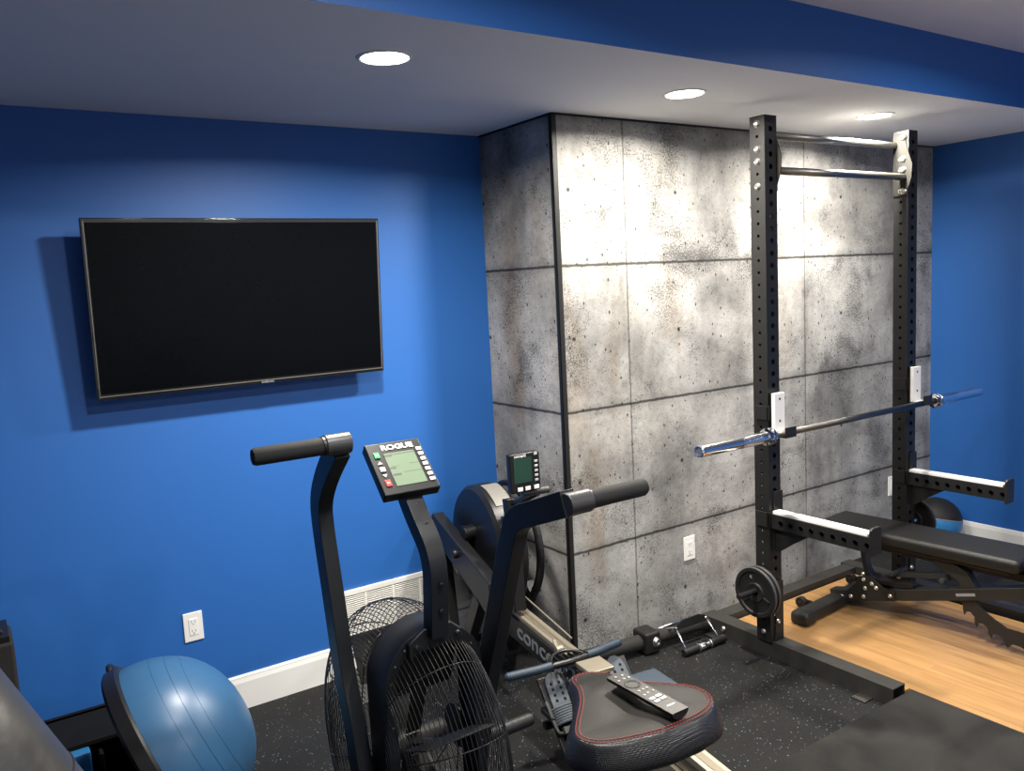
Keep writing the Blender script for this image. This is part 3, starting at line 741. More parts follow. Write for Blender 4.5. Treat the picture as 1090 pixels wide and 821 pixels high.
# hoop that straddles the fan
def hoop(bm, r_out, r_in, y0, y1, zc=.697, zb=.10, n=28):
    def outl(r): return [(-r, zb)]+[(-r*math.cos(PI*k/n), zc+r*math.sin(PI*k/n)) for k in range(n+1)]+[(r, zb)]
    O_, I_ = outl(r_out), outl(r_in); vs = []
    for y in (y0, y1): vs.append([[bm.verts.new((x, y, z)) for x, z in q] for q in (O_, I_)])
    for k in range(len(O_)-1):
        bm.faces.new((vs[0][0][k], vs[0][0][k+1], vs[0][1][k+1], vs[0][1][k])); bm.faces.new((vs[1][0][k], vs[1][0][k+1], vs[1][1][k+1], vs[1][1][k]))
        bm.faces.new((vs[0][0][k], vs[0][0][k+1], vs[1][0][k+1], vs[1][0][k])); bm.faces.new((vs[0][1][k], vs[0][1][k+1], vs[1][1][k+1], vs[1][1][k]))
    for k in (0, -1): bm.faces.new((vs[0][0][k], vs[0][1][k], vs[1][1][k], vs[1][0][k]))
b = BM(); hoop(b, .141, .135, -.03, .075, .712); hoop(b, .141, .112, -.034, -.028, .712); hoop(b, .141, .125, .070, .076, .712)
xf(b, Matrix.Translation((.003, 0, 0)))
hp = bk('fan_hoop', b, M['bike_steel'], bevel=.0015)
b = BM()
for a in range(10, 180, 20): c = (.003-.126*math.cos(math.radians(a)), -.034, .712+.126*math.sin(math.radians(a))); bolt(b, c, (0, -1, 0), .0032, .0025)
for z in (.62, .5, .38, .26):
    for s in (-1, 1): bolt(b, (.003+s*.126, -.034, z), (0, -1, 0), .0032, .0025)
obj('screw', b, M['grip_metal'], hp)
# wire cages
def cage(sgn, name):
    b = BM(); rw = .00115
    def arc(r, n=30):       # circle about the axle, cut where it meets the hoop plane
        y0 = -.030 if sgn < 0 else .074
        d = (y0-CY)/r
        if abs(d) >= 1: return None
        a0 = math.acos(d)        # angle from +Y, upper crossing
        if sgn < 0: A = [a0+(2*PI-2*a0)*k/n for k in range(n+1)]
        else: A = [-a0+2*a0*k/n for k in range(n+1)]
        return A
    xs = [.1375*math.sin(PI/2*k/17.5) for k in range(-17, 18)]
    for x in xs:
        r = rprof(x); A = arc(r)
        tube(b, [(x, CY+r*math.cos(a), ZF+r*math.sin(a)) for a in A], rw, 4)
    for s_ in (-1, 1):
        for k in range(18):
            r = .250-k*.0124; bulge = .139+.008*math.sin(PI/2*min(1, k/6)); A = arc(r, 22)
            if A: tube(b, [(s_*bulge, CY+r*math.cos(a), ZF+r*math.sin(a)) for a in A], rw, 4)
    for a in range(0, 360, 30):
        a = math.radians(a+8); P = []
        rl = [(-.149, .06), (-.147, .15)]+[(.1385*math.sin(PI/2*k/9), None) for k in range(-9, 10)]+[(.147, .15), (.149, .06)]
        for x, r in rl:
            r = rprof(x)-.002 if r is None else r
            P.append((x, CY+r*math.cos(a), ZF+r*math.sin(a)))
        ok = [p for p in P if (p[1] < -.030 if sgn < 0 else p[1] > .074)]
        # keep contiguous runs
        run = []
        for p in P+[None]:
            if p is not None and (p[1] < -.030 if sgn < 0 else p[1] > .074): run.append(p)
            else:
                if len(run) > 2: tube(b, run, .0019, 5)
                run = []
    return bk(name, b, M['wire'], smooth=True)
cg = cage(-1, 'rear_fan_cage')
cage(1, 'front_fan_cage')
for s_ in (-1, 1):
    b = BM(); cyl(b, (s_*.138, CY, ZF), (s_*.148, CY, ZF), .062, n=28); bk('cage_hub', b, M['bike_steel'], bevel=.002)
# fan rotor
b = BM(); cyl(b, (-.10, CY, ZF), (.10, CY, ZF), .034, n=28)
for k in range(8):
    a = 2*PI*k/8+.35; Rm_ = Matrix.Translation((0, CY, ZF)) @ Matrix.Rotation(a, 4, 'X')
    box(b, Rm_ @ V((0, 0, .14)), (.045, .005, .20), Rm_.to_3x3().to_4x4()); box(b, Rm_ @ V((0, .006, .25)), (.20, .004, .135), Rm_.to_3x3().to_4x4())
bk('fan_rotor', b, M['stretch'], bevel=.001)
# mast
b = BM()
mp_ = smooth_path([L(XB+.005, 1.800, .835), L(XB+.005, 1.790, .93), L(XB+.005, 1.782, 1.045), L(XB+.005, 1.862, 1.125), L(XB+.005, 1.925, 1.205)], 3)
recttube(b, mp_, .048, .045, (1, 0, 0)); mast = bk('console_mast', b, M['bike_steel'], bevel=.005, angle=60)
b = BM()
for z, y in ((.905, 1.767), (.975, 1.760)): bolt(b, L(XB+.007, y, z), (0, -1, 0), .006, .003)
for y, z in ((1.826, 1.118), (1.865, 1.160)): bolt(b, L(XB+.008, y, z), (0, -.7, .7), .006, .003)
obj('bolt', b, M['black_plastic'], mast)
b = BM(); prism(b, [(-.072, .785), (-.035, .80), (.045, .80), (.080, .785), (.080, .828), (.048, .856), (-.03, .856), (-.072, .828)], 1, -.050, -.033); br = bk('mast_bracket', b, M['bike_steel'], bevel=.003)
b = BM(); bolt(b, (-.052, -.050, .815), (0, -1, .2), .008, .007); bolt(b, (.065, -.050, .822), (0, -1, .2), .008, .007); obj('bolt', b, M['black_plastic'], br)
# console
yaw = math.radians(3.7); tl = math.radians(50)
cx = V((math.cos(yaw), -math.sin(yaw), 0)); cf = V((math.sin(yaw), math.cos(yaw), 0)); cu_ = V((0, 0, 1))*math.cos(tl)+cf*math.sin(tl)
CM = basis(L(.93, 1.92, 1.251), cx, cu_)
def cbox(bm, c, s): box(bm, CM @ V(c), s, CM.to_3x3().to_4x4())
b = BM(); cbox(b, (0, 0, -.015), (.153, .170, .030)); con = bk('console', b, M['black_plastic'], bevel=.004)
b = BM(); cbox(b, (.006, -.008, .0004), (.084, .108, .0012)); obj('lcd_screen', b, M['lcd'], con)
b = BM(); cbox(b, (.006, .0405-.0, .0011), (.084, .002, .0004))
for (x, y, w, hh) in ((-.026, .0375, .020, .006), (-.027, -.004, .018, .006), (-.022, -.026, .022, .006)): cbox(b, (x, y, .0011), (w, hh, .0004))
for (x, y, w) in ((-.018, .0015, .02), (.035, .0035, .026), (.022, -.0215, .05)): cbox(b, (x, y, .0011), (w, .0007, .0004))
obj('lcd_segment', b, M['ink'], con)
b = text_mesh('ROGUE', .0225, .0003, .0007, 1.18); xf(b, CM @ Matrix.Translation((.008, .064, .0012))); obj('lettering', b, M['print_white'], con)
for k in range(7):
    b = BM(); cbox(b, (.063, .047-.0173*k, .0015), (.014, .0105, .003)); obj('key', b, M['uhmw'] if k else M['uhmw'], con, bevel=.001)
for nm, y, hh, mm in (('start_key', .043, .019, 'key_green'), ('stop_key', -.049, .020, 'key_red'), ('key', -.004, .015, 'key_grey')):
    b = BM(); cbox(b, (-.055, y, .0015), (.015, hh, .003)); obj(nm, b, M[mm], con, bevel=.001)
b = BM()
for s, y in ((1, .017), (-1, -.024)):
    vs = [b.verts.new(CM @ V((-.055+a, y+c*s, z))) for z in (.0004, .002) for a, c in ((-.007, -.004), (.007, -.004), (0, .006))]
    b.faces.new(vs[:3]); b.faces.new(vs[3:][::-1])
    for i in range(3): b.faces.new((vs[i], vs[(i+1) % 3], vs[3+(i+1) % 3], vs[3+i]))
obj('arrow_key', b, M['key_grey'], con)
b = BM()
for y in (.043, -.049): cbox(b, (-.055, y, .0032), (.007, .003, .0005))
for k in range(7): cbox(b, (.063, .0465-.0173*k, .0032), (.007, .0022, .0005))
obj('key_mark', b, M['print_white'], con)
# handle arms: left pushed forward, right pulled back
def handle_arm(pts, x, gx0, gx1, gy, gz, cs):
    b = BM(); recttube(b, smooth_path([L(x, y, z) for y, z in pts], 3), .040, .060, (1, 0, 0))
    a = bk('handle_arm', b, M['bike_steel'], bevel=.006, angle=60)
    b = BM(); cyl(b, L(cs, gy, gz), L(cs+(gx1-gx0)/abs(gx1-gx0)*.065, gy, gz), .0265, n=32); obj('collar', b, M['grip_metal'], a, bevel=.003)
    b = BM(); s = 1 if gx1 > gx0 else -1
    lathe(b, [(.0, 0), (.021, 0), (.0215, .01), (.021, abs(gx1-gx0)-.006), (.018, abs(gx1-gx0)), (.0, abs(gx1-gx0)+.001)], 28, align(L(gx0, gy, gz), (s, 0, 0)))
    smooth_angle(obj('foam_grip', b, M['foam'], a), 50)
    b = BM(); cyl(b, L(gx0-s*.004, gy, gz), L(gx0+s*.004, gy, gz), .0235, n=28); obj('grip_ring', b, M['black_plastic'], a)
handle_arm([(1.905, .36), (1.953, .601), (1.998, .71), (2.022, .85), (2.045, .97), (2.070, 1.09), (2.072, 1.165), (2.01, 1.245), (1.915, 1.325)], .762, .715, .545, 1.898, 1.337, .782)
handle_arm([(1.93, .36), (1.862, .60), (1.782, .80), (1.722, .97), (1.680, 1.07), (1.655, 1.135), (1.560, 1.168), (1.440, 1.213)], 1.100, 1.150, 1.318, 1.436, 1.211, 1.084)
# base frame, seat post, cranks
b = BM(); recttube(b, [L(.93, .72, .10), L(.93, 2.30, .10)], .06, .08); recttube(b, [L(.93, 1.12, .12), L(.955, 1.12, .60)], .05, .08)
recttube(b, [L(.93, 1.16, .42), L(.93, 1.62, .22)], .05, .06)
fr = bk('base_frame', b, M['bike_steel'], bevel=.004)
b = BM(); cyl(b, L(.955, 1.12, .55), L(.955, 1.11, .84), .020, n=20); cyl(b, L(.955, 1.12, .57), L(.955, 1.12, .60), .034, n=20); bk('seat_post', b, M['chrome_worn'], smooth=False, bevel=.001)
for nm, y, w in (('rear_stabilizer', .72, .52), ('front_stabilizer', 2.34, .56)):
    b = BM(); recttube(b, [L(.93-w/2, y, .045), L(.93+w/2, y, .045)], .06, .06, (0, 1, 0)); bk(nm, b, M['bike_steel'], bevel=.01)
b = BM(); cyl(b, L(.77, 1.62, .30), L(1.09, 1.62, .30), .024, n=20); recttube(b, [L(1.10, 1.62, .30), L(1.10, 1.78, .30)], .014, .03); recttube(b, [L(.76, 1.62, .30), L(.76, 1.46, .30)], .014, .03); bk('crank', b, M['powder'], bevel=.002)
for x, y in ((1.16, 1.78), (.70, 1.46)):
    b = BM(); box(b, L(x, y, .30), (.095, .10, .022)); bk('pedal', b, M['black_plastic'], bevel=.004)
for x0, x1 in ((1.11, 1.275), (.75, .585)):
    b = BM(); cyl(b, L(x0, 1.905, .445), L(x1, 1.905, .445), .019, n=24); cyl(b, L(x1, 1.905, .445), L(x1+(.006 if x1 > 1 else -.006), 1.905, .445), .017, n=24); bk('foot_peg', b, M['powder'], bevel=.002)

# saddle ---------------------------------------------------------------------------------
def saddle():
    rz = math.radians(-9.5); O = V(L(.940, 1.018, -.024))
    SM = Matrix.Translation(O) @ Matrix.Rotation(rz, 4, 'Z')
    # outline half widths along the length (v from the back edge to the nose)
    st = [(-.030, .0, .0), (-.022, .070, .07), (-.008, .112, .115), (.02, .133, .143), (.05, .130, .157), (.085, .107, .150), (.115, .085, .118), (.15, .062, .072), (.185, .048, .048), (.215, .041, .040), (.24, .033, .032), (.255, .021, .021), (.262, .0, .0)]
    def wv2(v):
        for (a, l0, r0), (c, l1, r1) in zip(st[:-1], st[1:]):
            if a <= v <= c:
                k = (v-a)/(c-a); return (l0+(l1-l0)*k, r0+(r1-r0)*k)
        return (0, 0)
    def half(v, u):
        l, r = wv2(v); return max(.004, l if u < 0 else r)
    nv, nu = 40, 28
    bm = BM()
    def top(u, v):
        z = .957-.011*(1-abs(u))**1.5*(1 if v < .17 else .3)-.012*abs(u)**3+.008*max(0, .04-v)/.07-.012*max(0, v-.19)/.07
        return z
    ctr = V((.005, .075, 0))
    def outline():
        vv = [-.030+.292*(.5-.5*math.cos(PI*k/26)) for k in range(27)]
        lf = [V((-half(v, -1) if 0 < k < 26 else 0, v, 0)) for k, v in enumerate(vv)]
        rg = [V((half(v, 1), v, 0)) for k, v in enumerate(vv) if 0 < k < 26]
        loop = lf+rg[::-1]
        # resample evenly, then relax
        P = loop+[loop[0]]; D = [0]
        for a, c in zip(P[:-1], P[1:]): D.append(D[-1]+(c-a).length)
        n = 160; out = []
        for q in range(n):
            d = D[-1]*q/n; k = 0
            while D[k+1] < d: k += 1
            out.append(P[k].lerp(P[k+1], (d-D[k])/(D[k+1]-D[k])))
        for _ in range(5): out = [(out[k-1]+out[k]*2+out[(k+1) % n])/4 for k in range(n)]
        return out
    OL = outline(); n = len(OL)
    def nrm(k):
        t_ = OL[(k+1) % n]-OL[k-1]; q = V((t_.y, -t_.x, 0)).normalized()
        return q if q.dot(OL[k]-ctr) > 0 else -q
    NR = [nrm(k) for k in range(n)]
    for _ in range(4): NR = [((NR[k-1]+NR[k]+NR[(k+1) % n])/3).normalized() for k in range(n)]
    def ztop(p, tt):
        v = p.y
        return .957-.011*(1-tt)**1.5*(1 if v < .17 else .4)-.008*tt**4+.006*max(0, .04-v)/.07-.012*max(0, v-.19)/.07
    loops = []
    for q in range(1, 13):
        tt = q/12; loops.append([V((*(ctr+(OL[k]-ctr)*tt).xy, ztop(OL[k]*tt+ctr*(1-tt), tt))) for k in range(n)])
    for q in range(1, 12):
        a = q/11; L_ = []
        for k in range(n):
            p = OL[k]; nose = min(1, max(0, (p.y-.10)/.12)); dep = .082-.044*nose
            bul = (.020-.010*nose)*math.sin(PI*min(1, a*.9+.03))
            ins = max(0, a-.5)**1.6*(.16-.11*nose)
            L_.append(V((*(p+NR[k]*(bul-ins)).xy, ztop(p, 1)-dep*a-.004*math.sin(PI*a))))
        loops.append(L_)
    R_ = [[bm.verts.new(SM @ p) for p in Lp] for Lp in loops]
    c0 = bm.verts.new(SM @ V((ctr.x, ctr.y, ztop(ctr, 0))))
    for k in range(n):
        bm.faces.new((c0, R_[0][k], R_[0][(k+1) % n])).material_index = 0
        for qi, (A, B) in enumerate(zip(R_[:-1], R_[1:])):
            bm.faces.new((A[k], A[(k+1) % n], B[(k+1) % n], B[k])).material_index = 0 if qi < 11 else 1
    bm.faces.new(R_[-1]).material_index = 1
    sd = bk('saddle', bm, [M['saddle_top'], M['saddle_side']], smooth=True)
    # double row of red stitching following the rim
    for off in (.0, .0065):
        b = BM()
        loop = [OL[k]-NR[k]*(.001+off) for k in range(n)]
        loop = [V((p.x, p.y, ztop(OL[k], 1-off*4)+.0010+off*.05)) for k, p in enumerate(loop)]
        loop.append(loop[0])
        # dashes
        q = []
        for a, c in zip(loop[:-1], loop[1:]):
            d = (c-a).length; m_ = max(1, int(d/.0012))
            q += [a.lerp(c, k/m_) for k in range(m_)]
        for i in range(0, len(q)-4, 5):
            tube(b, [SM @ q[i], SM @ q[i+1], SM @ q[i+3]], .0008, 4)
        obj('stitching', b, M['red_thread'], sd)
    b = BM()
    for s in (-1, 1): tube(b, [SM @ V((s*.045, .03, .895)), SM @ V((s*.035, .12, .875)), SM @ V((s*.02, .21, .915))], .005, 8)
    box(b, SM @ V((0, .08, .868)), (.075, .06, .022)); obj('saddle_rail', b, M['powder'], sd)
saddle()

# remote control on the saddle -----------------------------------------------------------------
t = thing('remote_control', 'black television remote control lying on the bike saddle', 'remote control')
RMx = basis((.983, 1.082, .9440), V((1, .012, 0)), V((.02, 1, .015))) @ Matrix.Scale(1.06, 4)
t.matrix_world = RMx
b = BM(); n = 14
sec = [(-.0185, .0055), (.0185, .0055)]+[(.0185*math.cos(PI*k/n), .004-.0125*math.sin(PI*k/n)) for k in range(n+1)]
A = [b.verts.new((x, -.080, z)) for x, z in sec]; B = [b.verts.new((x, .082, z)) for x, z in sec]
b.faces.new(A); b.faces.new(B[::-1])
for i in range(len(sec)): b.faces.new((A[i], A[(i+1) % len(sec)], B[(i+1) % len(sec)], B[i]))
smooth_angle(obj('remote_body', b, M['remote'], t), 40)
b = BM(); lathe(b, [(.010, .0055), (.0105, .0065), (.0145, .0065), (.015, .0055)], 32, Matrix.Translation((0, .035, 0))); obj('direction_ring', b, M['black_plastic'], t, smooth=True)
b = BM()
for x, y in ((-.006, .072), (.008, .070), (-.011, .058), (.002, .058), (.012, .057), (-.008, .010), (.002, .010), (.011, .010), (.000, -.004), (-.010, -.006), (.012, -.004)):
    sphere(b, (x, y, .0058), .0028, 10, (1, 1, .5))
obj('button', b, M['remote_btn'], t, smooth=True)
b = BM()
for x, y in ((-.008, -.023), (.007, -.022), (-.007, -.034), (.008, -.033)): box(b, (x, y, .0062), (.0115, .0065, .0014))
obj('white_app_button', b, M['print_white'], t, bevel=.0006)
b = BM(); box(b, (.002, -.056, .0056), (.017, .0028, .0004)); obj('logo_strip', b, M['uhmw'], t)

# ------------------------------------------------------------------ rowing machine
RA = math.radians(8)
ra = V((math.sin(RA), math.cos(RA), 0)); rs = V((math.cos(RA), -math.sin(RA), 0))
RB = V((1.675, 1.62, 0))
rower = thing('rowing_machine', 'black rowing machine with aluminium rail and flywheel against the concrete corner', 'rowing machine', tuple(RB+ra*.6))
RBo = V(rower.location)
def rw(a, s, z): return RB+ra*a+rs*s+V((0, 0, z))-RBo     # a = metres forward of the reference, s = to the right
rrz = Matrix.Rotation(-RA, 4, 'Z')
def rbox(bm, a, s, z, la, ls, lz, pitch=0): box(bm, rw(a, s, z), (ls, la, lz), rrz @ Matrix.Rotation(pitch, 4, 'X'))
def ro(name, bm, m, **k): return obj(name, bm, m, rower, **k)
b = BM()
recttube(b, [rw(-.70, 0, .276), rw(1.30, 0, .355)], .060, .022, rs)
recttube(b, [rw(-.70, 0, .233), rw(1.30, 0, .312)], .018, .075, rs); recttube(b, [rw(-.70, 0, .193), rw(1.30, 0, .272)], .050, .014, rs)
rail = ro('monorail', b, M['alu'], bevel=.002)
b = BM()
recttube(b, [rw(-.70, 0, .2875), rw(1.30, 0, .3665)], .026, .0025, rs)
obj('rail_groove', b, M['alu_dark'], rail)
b = BM(); recttube(b, [rw(.45, -.036, .268), rw(1.30, -.036, .302)], .010, .090, rs); sk = obj('rail_skirt', b, M['black_plastic'], rail)
b = text_mesh('concept2', .090, .0004, .0016, 1.42, 'LEFT'); xf(b, basis(rw(1.12, -.0415, .300), -ra+V((0, 0, -.04)), (0, 0, 1))); obj('lettering', b, M['print_grey'], sk)
b = BM(); recttube(b, [rw(-.66, 0, .24), rw(-.72, 0, .03)], .06, .04, rs); recttube(b, [rw(-.72, -.14, .025), rw(-.72, .14, .025)], .05, .045, ra); ro('rear_leg', b, M['powder'], bevel=.003)
# chain
b = BM(); tube(b, [rw(.76, 0.012, .385), rw(1.20, .02, .42)], .0035, 8); ro('chain', b, M['alu'])
# side arms of the front frame, sloping up to the front
for s, nm in ((-.135, 'side_arm'),):
    b = BM(); poly = [(1.10, .36), (1.225, .415), (1.640, .538), (1.745, .630), (1.717, .673), (1.10, .525)]
    A = [[b.verts.new(rw(a, s+d, z)) for a, z in poly] for d in (-.028, .028)]
    b.faces.new(A[0]); b.faces.new(A[1][::-1])
    for i in range(len(poly)): b.faces.new((A[0][i], A[0][(i+1) % 6], A[1][(i+1) % 6], A[1][i]))
    ro(nm, b, M['powder'], bevel=.006)
b = BM()
cyl(b, rw(1.455, -.120, .635), rw(1.455, -.055, .635), .033, n=24)
ro('axle_cap', b, M['black_plastic'], bevel=.004); b = BM(); cyl(b, rw(1.427, -.185, .56), rw(1.427, -.155, .56), .020, n=24); ro('axle_cap', b, M['black_plastic'], bevel=.004)
# flywheel housing
FC = rw(1.455, .015, .560); rA = Matrix.Translation(FC) @ frame_of(rs).to_4x4()
b = BM(); lathe(b, [(0, -.085), (.20, -.085), (.258, -.080), (.273, -.064), (.276, -.02), (.276, .02), (.269, .045), (.262, .050), (0, .050)], 56, rA); fw = smooth_angle(ro('flywheel_housing', b, M['black_plastic']), 30)
b = BM()
for k in range(14):
    r = .250-k*.015; x = .052+.028*math.sin(PI/2*min(1, k/5))
    tube(b, [rA @ V((r*math.cos(2*PI*j/40), r*math.sin(2*PI*j/40), x)) for j in range(40)], .0016, 4, closed=True)
for k in range(10):
    a = 2*PI*k/10; tube(b, [rA @ V((r*math.cos(a), r*math.sin(a), x)) for r, x in ((.272, .048), (.24, .07), (.17, .08), (.06, .082))], .0022, 5)
obj('perforated_guard', b, M['wire'], fw, smooth=True)
b = BM()
for k in range(40):
    a = 2*PI*k/40; pass
lathe(b, [(.05, .076), (.05, .086), (.0, .088)], 24, rA); lathe(b, [(.250, .092), (.268, .092), (.274, .100), (.274, .118), (.250, .118), (.250, .092)], 56, rA); obj('guard_band', b, M['black_plastic'], fw)
# grey label over the top edge of the housing
b = BM(); P = []
for k in range(9):
    a = math.radians(52+k*4.2)
    P.append([rA @ V((r, 0, 0)) for r in ()] )
A = []
up0 = Matrix.Translation(FC)
for k in range(9):
    a = math.radians(52+k*4.4)     # angle from the horizontal, rear side first
    d = -ra*math.cos(a)+V((0, 0, 1))*math.sin(a)
    A.append([b.verts.new(FC+d*rad+rs*s) for s, rad in ((-.045, .2775), (-.042, .2782), (.030, .2782), (.033, .2772))])
for p, q in zip(A[:-1], A[1:]):
    for j in range(3): b.faces.new((p[j], p[j+1], q[j+1], q[j]))
obj('label', b, M['alu_label'], fw)
# chain box behind the flywheel
b = BM(); prism(b, [(1.10, .38), (1.17, .38), (1.17, .70), (1.20, .76), (1.15, .76), (1.12, .66)], 0, -.055, .00)
xf(b, basis((0, 0, 0), rs, ra)); xf(b, Matrix.Translation(RB-RBo)); cb = ro('chain_box', b, M['black_plastic'], bevel=.006)
b = BM()
for z in (.64, .58, .50, .42): bolt(b, rw(1.14, -.056, z), -rs, .005, .004)
bolt(b, rw(1.165, -.056, .725), -rs, .011, .010); obj('screw', b, M['bolt'], cb)
# front legs
b = BM(); recttube(b, [rw(1.70, -.125, .56), rw(1.62, -.125, .04)], .045, .075, rs); recttube(b, [rw(1.29, -.12, .40), rw(1.53, -.12, .04)], .045, .062, rs); recttube(b, [rw(1.29, .12, .40), rw(1.53, .12, .04)], .045, .062, rs); recttube(b, [rw(1.70, .125, .56), rw(1.62, .125, .04)], .045, .075, rs); recttube(b, [rw(1.575, -.30, .022), rw(1.575, .30, .022)], .14, .04, ra); ro('front_leg', b, M['powder'], bevel=.003)
# monitor arm and monitor
b = BM(); tube(b, smooth_path([rw(1.22, .0, .80), rw(1.14, .0, .82), rw(1.04, .0, .87), rw(.96, .0, .905)]), .018, 12)
recttube(b, [rw(1.17, -.0, .70), rw(1.19, 0, .83)], .07, .05, rs); ro('monitor_arm', b, M['black_plastic'], bevel=.004)
b = BM(); cyl(b, rw(.965, -.06, .905), rw(.965, .05, .905), .014, n=18); ro('monitor_hinge', b, M['grip_metal'])
yw2 = math.radians(3.1); PMx = basis(V((1.745, 2.55, .993))-RBo, (math.cos(yw2), -math.sin(yw2), 0), (.0, .02, 1))
def pbox(bm, c, s): box(bm, PMx @ V(c), s, PMx.to_3x3().to_4x4())
b = BM(); pbox(b, (0, 0, -.016), (.131, .150, .032)); pm = ro('monitor', b, M['black_plastic'], bevel=.006)
b = BM(); pbox(b, (-.012, .010, .0005), (.078, .094, .0014)); obj('lcd_screen', b, M['lcd_dark'], pm)
b = text_mesh('concept2', .014, .0003, .0003); xf(b, PMx @ Matrix.Translation((-.022, .0655, .0006))); obj('lettering', b, M['print_white'], pm)
b = BM()
for y in (.066, .038, .020, .002, -.016, -.034): pbox(b, (.047, y, .0012), (.014, .009, .0024))
obj('side_key', b, M['key_grey'], pm, bevel=.001)
b = BM()
for x in (-.028, .006, .045): pbox(b, (x, -.061, .0012), (.022, .015, .0024))
obj('menu_key', b, M['uhmw'], pm, bevel=.002)
# handle
hc = V((1.715, 2.300, .352))-RBo; hx = V((.997, -.075, 0)); hy = V((-.075, -.997, 0))
def H(x, y, z): return hc+hx*x+hy*y+V((0, 0, z))
b = BM(); tube(b, [H(-.085, .014, 0), H(0, .022, 0), H(.085, .014, 0)], .0125, 12)
for x in (-.07, -.045, -.02, .0, .02, .045, .07): box(b, H(x, -.006+abs(x)*.1, .004), (.004, .042, .022), Matrix.Rotation(x*3, 4, 'Z'))
tube(b, smooth_path([H(-.075, .008, .004), H(-.045, -.035, .01), H(0, -.050, .012), H(.045, -.035, .01), H(.075, .008, .004)]), .007, 8)
hd = ro('pull_handle', b, M['black_plastic'])
for s in (-1, 1):
    b = BM(); tube(b, smooth_path([H(s*.075, 0.012, 0), H(s*.13, .010, 0), H(s*.17, .0, -.002), H(s*.235, -.012, -.004)], 2), .0155, 16)
    sphere(b, H(s*.235, -.012, -.004), .0155, 16)
    obj('rubber_grip', b, M['slate'], hd, smooth=True)
b = BM(); tube(b, smooth_path([H(0, -.045, .014), H(.0, -.07, .02), H(.01, -.10, .03)]), .008, 8); cyl(b, H(-.012, -.055, .018), H(.014, -.055, .018), .012, n=14); obj('chain_swivel', b, M['alu'], hd)
b = BM(); rbox(b, .58, .0, .352, .10, .10, .016); ro('handle_rest', b, M['alu'], bevel=.003)
# foot plates
for s in (-1, 1):
    px_ = .045+s*.130*1.0-.03
    FM = basis(rw(.62, px_, .225), rs, ra*.70+V((0, 0, .72)))
    fb = lambda bm, c, sz: box(bm, FM @ V(c), sz, FM.to_3x3().to_4x4())
    b = BM(); fb(b, (0, -.04, -.012), (.115, .30, .014)); base = ro('foot_board', b, M['black_plastic'], bevel=.006)
    b = BM(); w_ = .038
    pts = [(-w_, -.10), (w_, -.10), (w_*.95, .055), (w_*.7, .082), (w_*.3, .094), (-w_*.3, .094), (-w_*.7, .082), (-w_*.95, .055)]
    A = [[b.verts.new(FM @ V((x, y+.02, z))) for x, y in pts] for z in (-.004, .004)]
    b.faces.new(A[0]); b.faces.new(A[1][::-1])
    for i in range(8): b.faces.new((A[0][i], A[0][(i+1) % 8], A[1][(i+1) % 8], A[1][i]))
    fp = obj('flex_foot', b, M['flex'], base, bevel=.002)
    b = BM()
    for x in (-.016, .016):
        for y in (.075, .055, .035, .015): cyl(b, FM @ V((x, y, .0038)), FM @ V((x, y, .0050)), .0055, n=14)
    obj('adjustment_hole', b, M['black_shelf'], fp)
    b = BM()
    n = 12
    for k in range(7):
        y = -.015-k*.0085
        tube(b, [FM @ V((.052*math.cos(PI*j/n), y, .004+.040*math.sin(PI*j/n))) for j in range(n+1)], .0052, 6)
    obj('foot_strap', b, M['flex'], base)
    b = BM(); tube(b, smooth_path([FM @ V(p) for p in ((-.056, .02, .0), (-.060, .0, .012), (-.060, -.08, .012), (-.050, -.098, .01), (.05, -.098, .01))]), .0055, 8); fb(b, (0, -.092, .028), (.085, .022, .012)); obj('strap_bail', b, M['strap'], base)
    b = BM(); fb(b, (.004, -.115, .034), (.060, .030, .003)); obj('buckle', b, M['chrome'], base, bevel=.001)
    b = BM(); fb(b, (.004, -.137, .030), (.062, .008, .004)); obj('blue_tab', b, M['blue_stripe'], base)
b = BM(); rbox(b, .62, .0, .20, .09, .36, .02); cyl(b, rw(.66, -.17, .14), rw(.66, .17, .14), .016, n=18); ro('foot_carrier', b, M['black_plastic'], bevel=.004)
# rower seat, behind the bike saddle
b = BM(); rbox(b, .30, 0, .372, .22, .27, .03); ro('sliding_seat', b, M['slate'], bevel=.014, seg=4)
b = BM(); rbox(b, .30, 0, .345, .14, .09, .026); ro('seat_carriage', b, M['powder'], bevel=.003)

# ------------------------------------------------------------------ landmine tube and cable handle by the wall
t = thing('landmine_attachment', 'black steel tube attachment lying on the floor along the concrete wall', 'barbell attachment', (2.45, 2.74, 0))
def G(x, y, z): return (x-2.45, y-2.74, z)
b = BM(); cyl(b, G(2.04, 2.775, .060), G(2.47, 2.735, .052), .034, n=28); tb = obj('tube', b, M['foam'], t, bevel=.003)
b = BM(); cyl(b, G(2.53, 2.73, .052), G(2.86, 2.70, .048), .028, n=28); obj('sleeve', b, M['dark_fabric'], t, bevel=.003)
b = BM(); box(b, G(2.495, 2.733, .055), (.085, .105, .100), Matrix.Rotation(math.radians(-5), 4, 'Z')); pv = obj('pivot_block', b, M['powder'], t, bevel=.012)
b = BM(); bolt(b, G(2.505, 2.680, .058), (.05, -1, 0), .019, .014); obj('bolt', b, M['bolt'], pv, smooth=True)
t = thing('cable_row_handle', 'chrome triangular row handle leaning on the black tube by the wall', 'handle attachment', (2.70, 2.60, 0))
def G(x, y, z): return V((x-2.70, y-2.60, z))
P0, P1 = G(2.575, 2.580, .020), G(2.825, 2.572, .020)
b = BM(); lathe(b, [(0, 0), (.016, 0), (.017, .004), (.017, .085), (.014, .088), (.014, .172), (.017, .175), (.017, .256), (.016, .26), (0, .26)], 24, align(P0, P1-P0)); smooth_angle(obj('hand_grip', b, M['powder'], t))
b = BM()
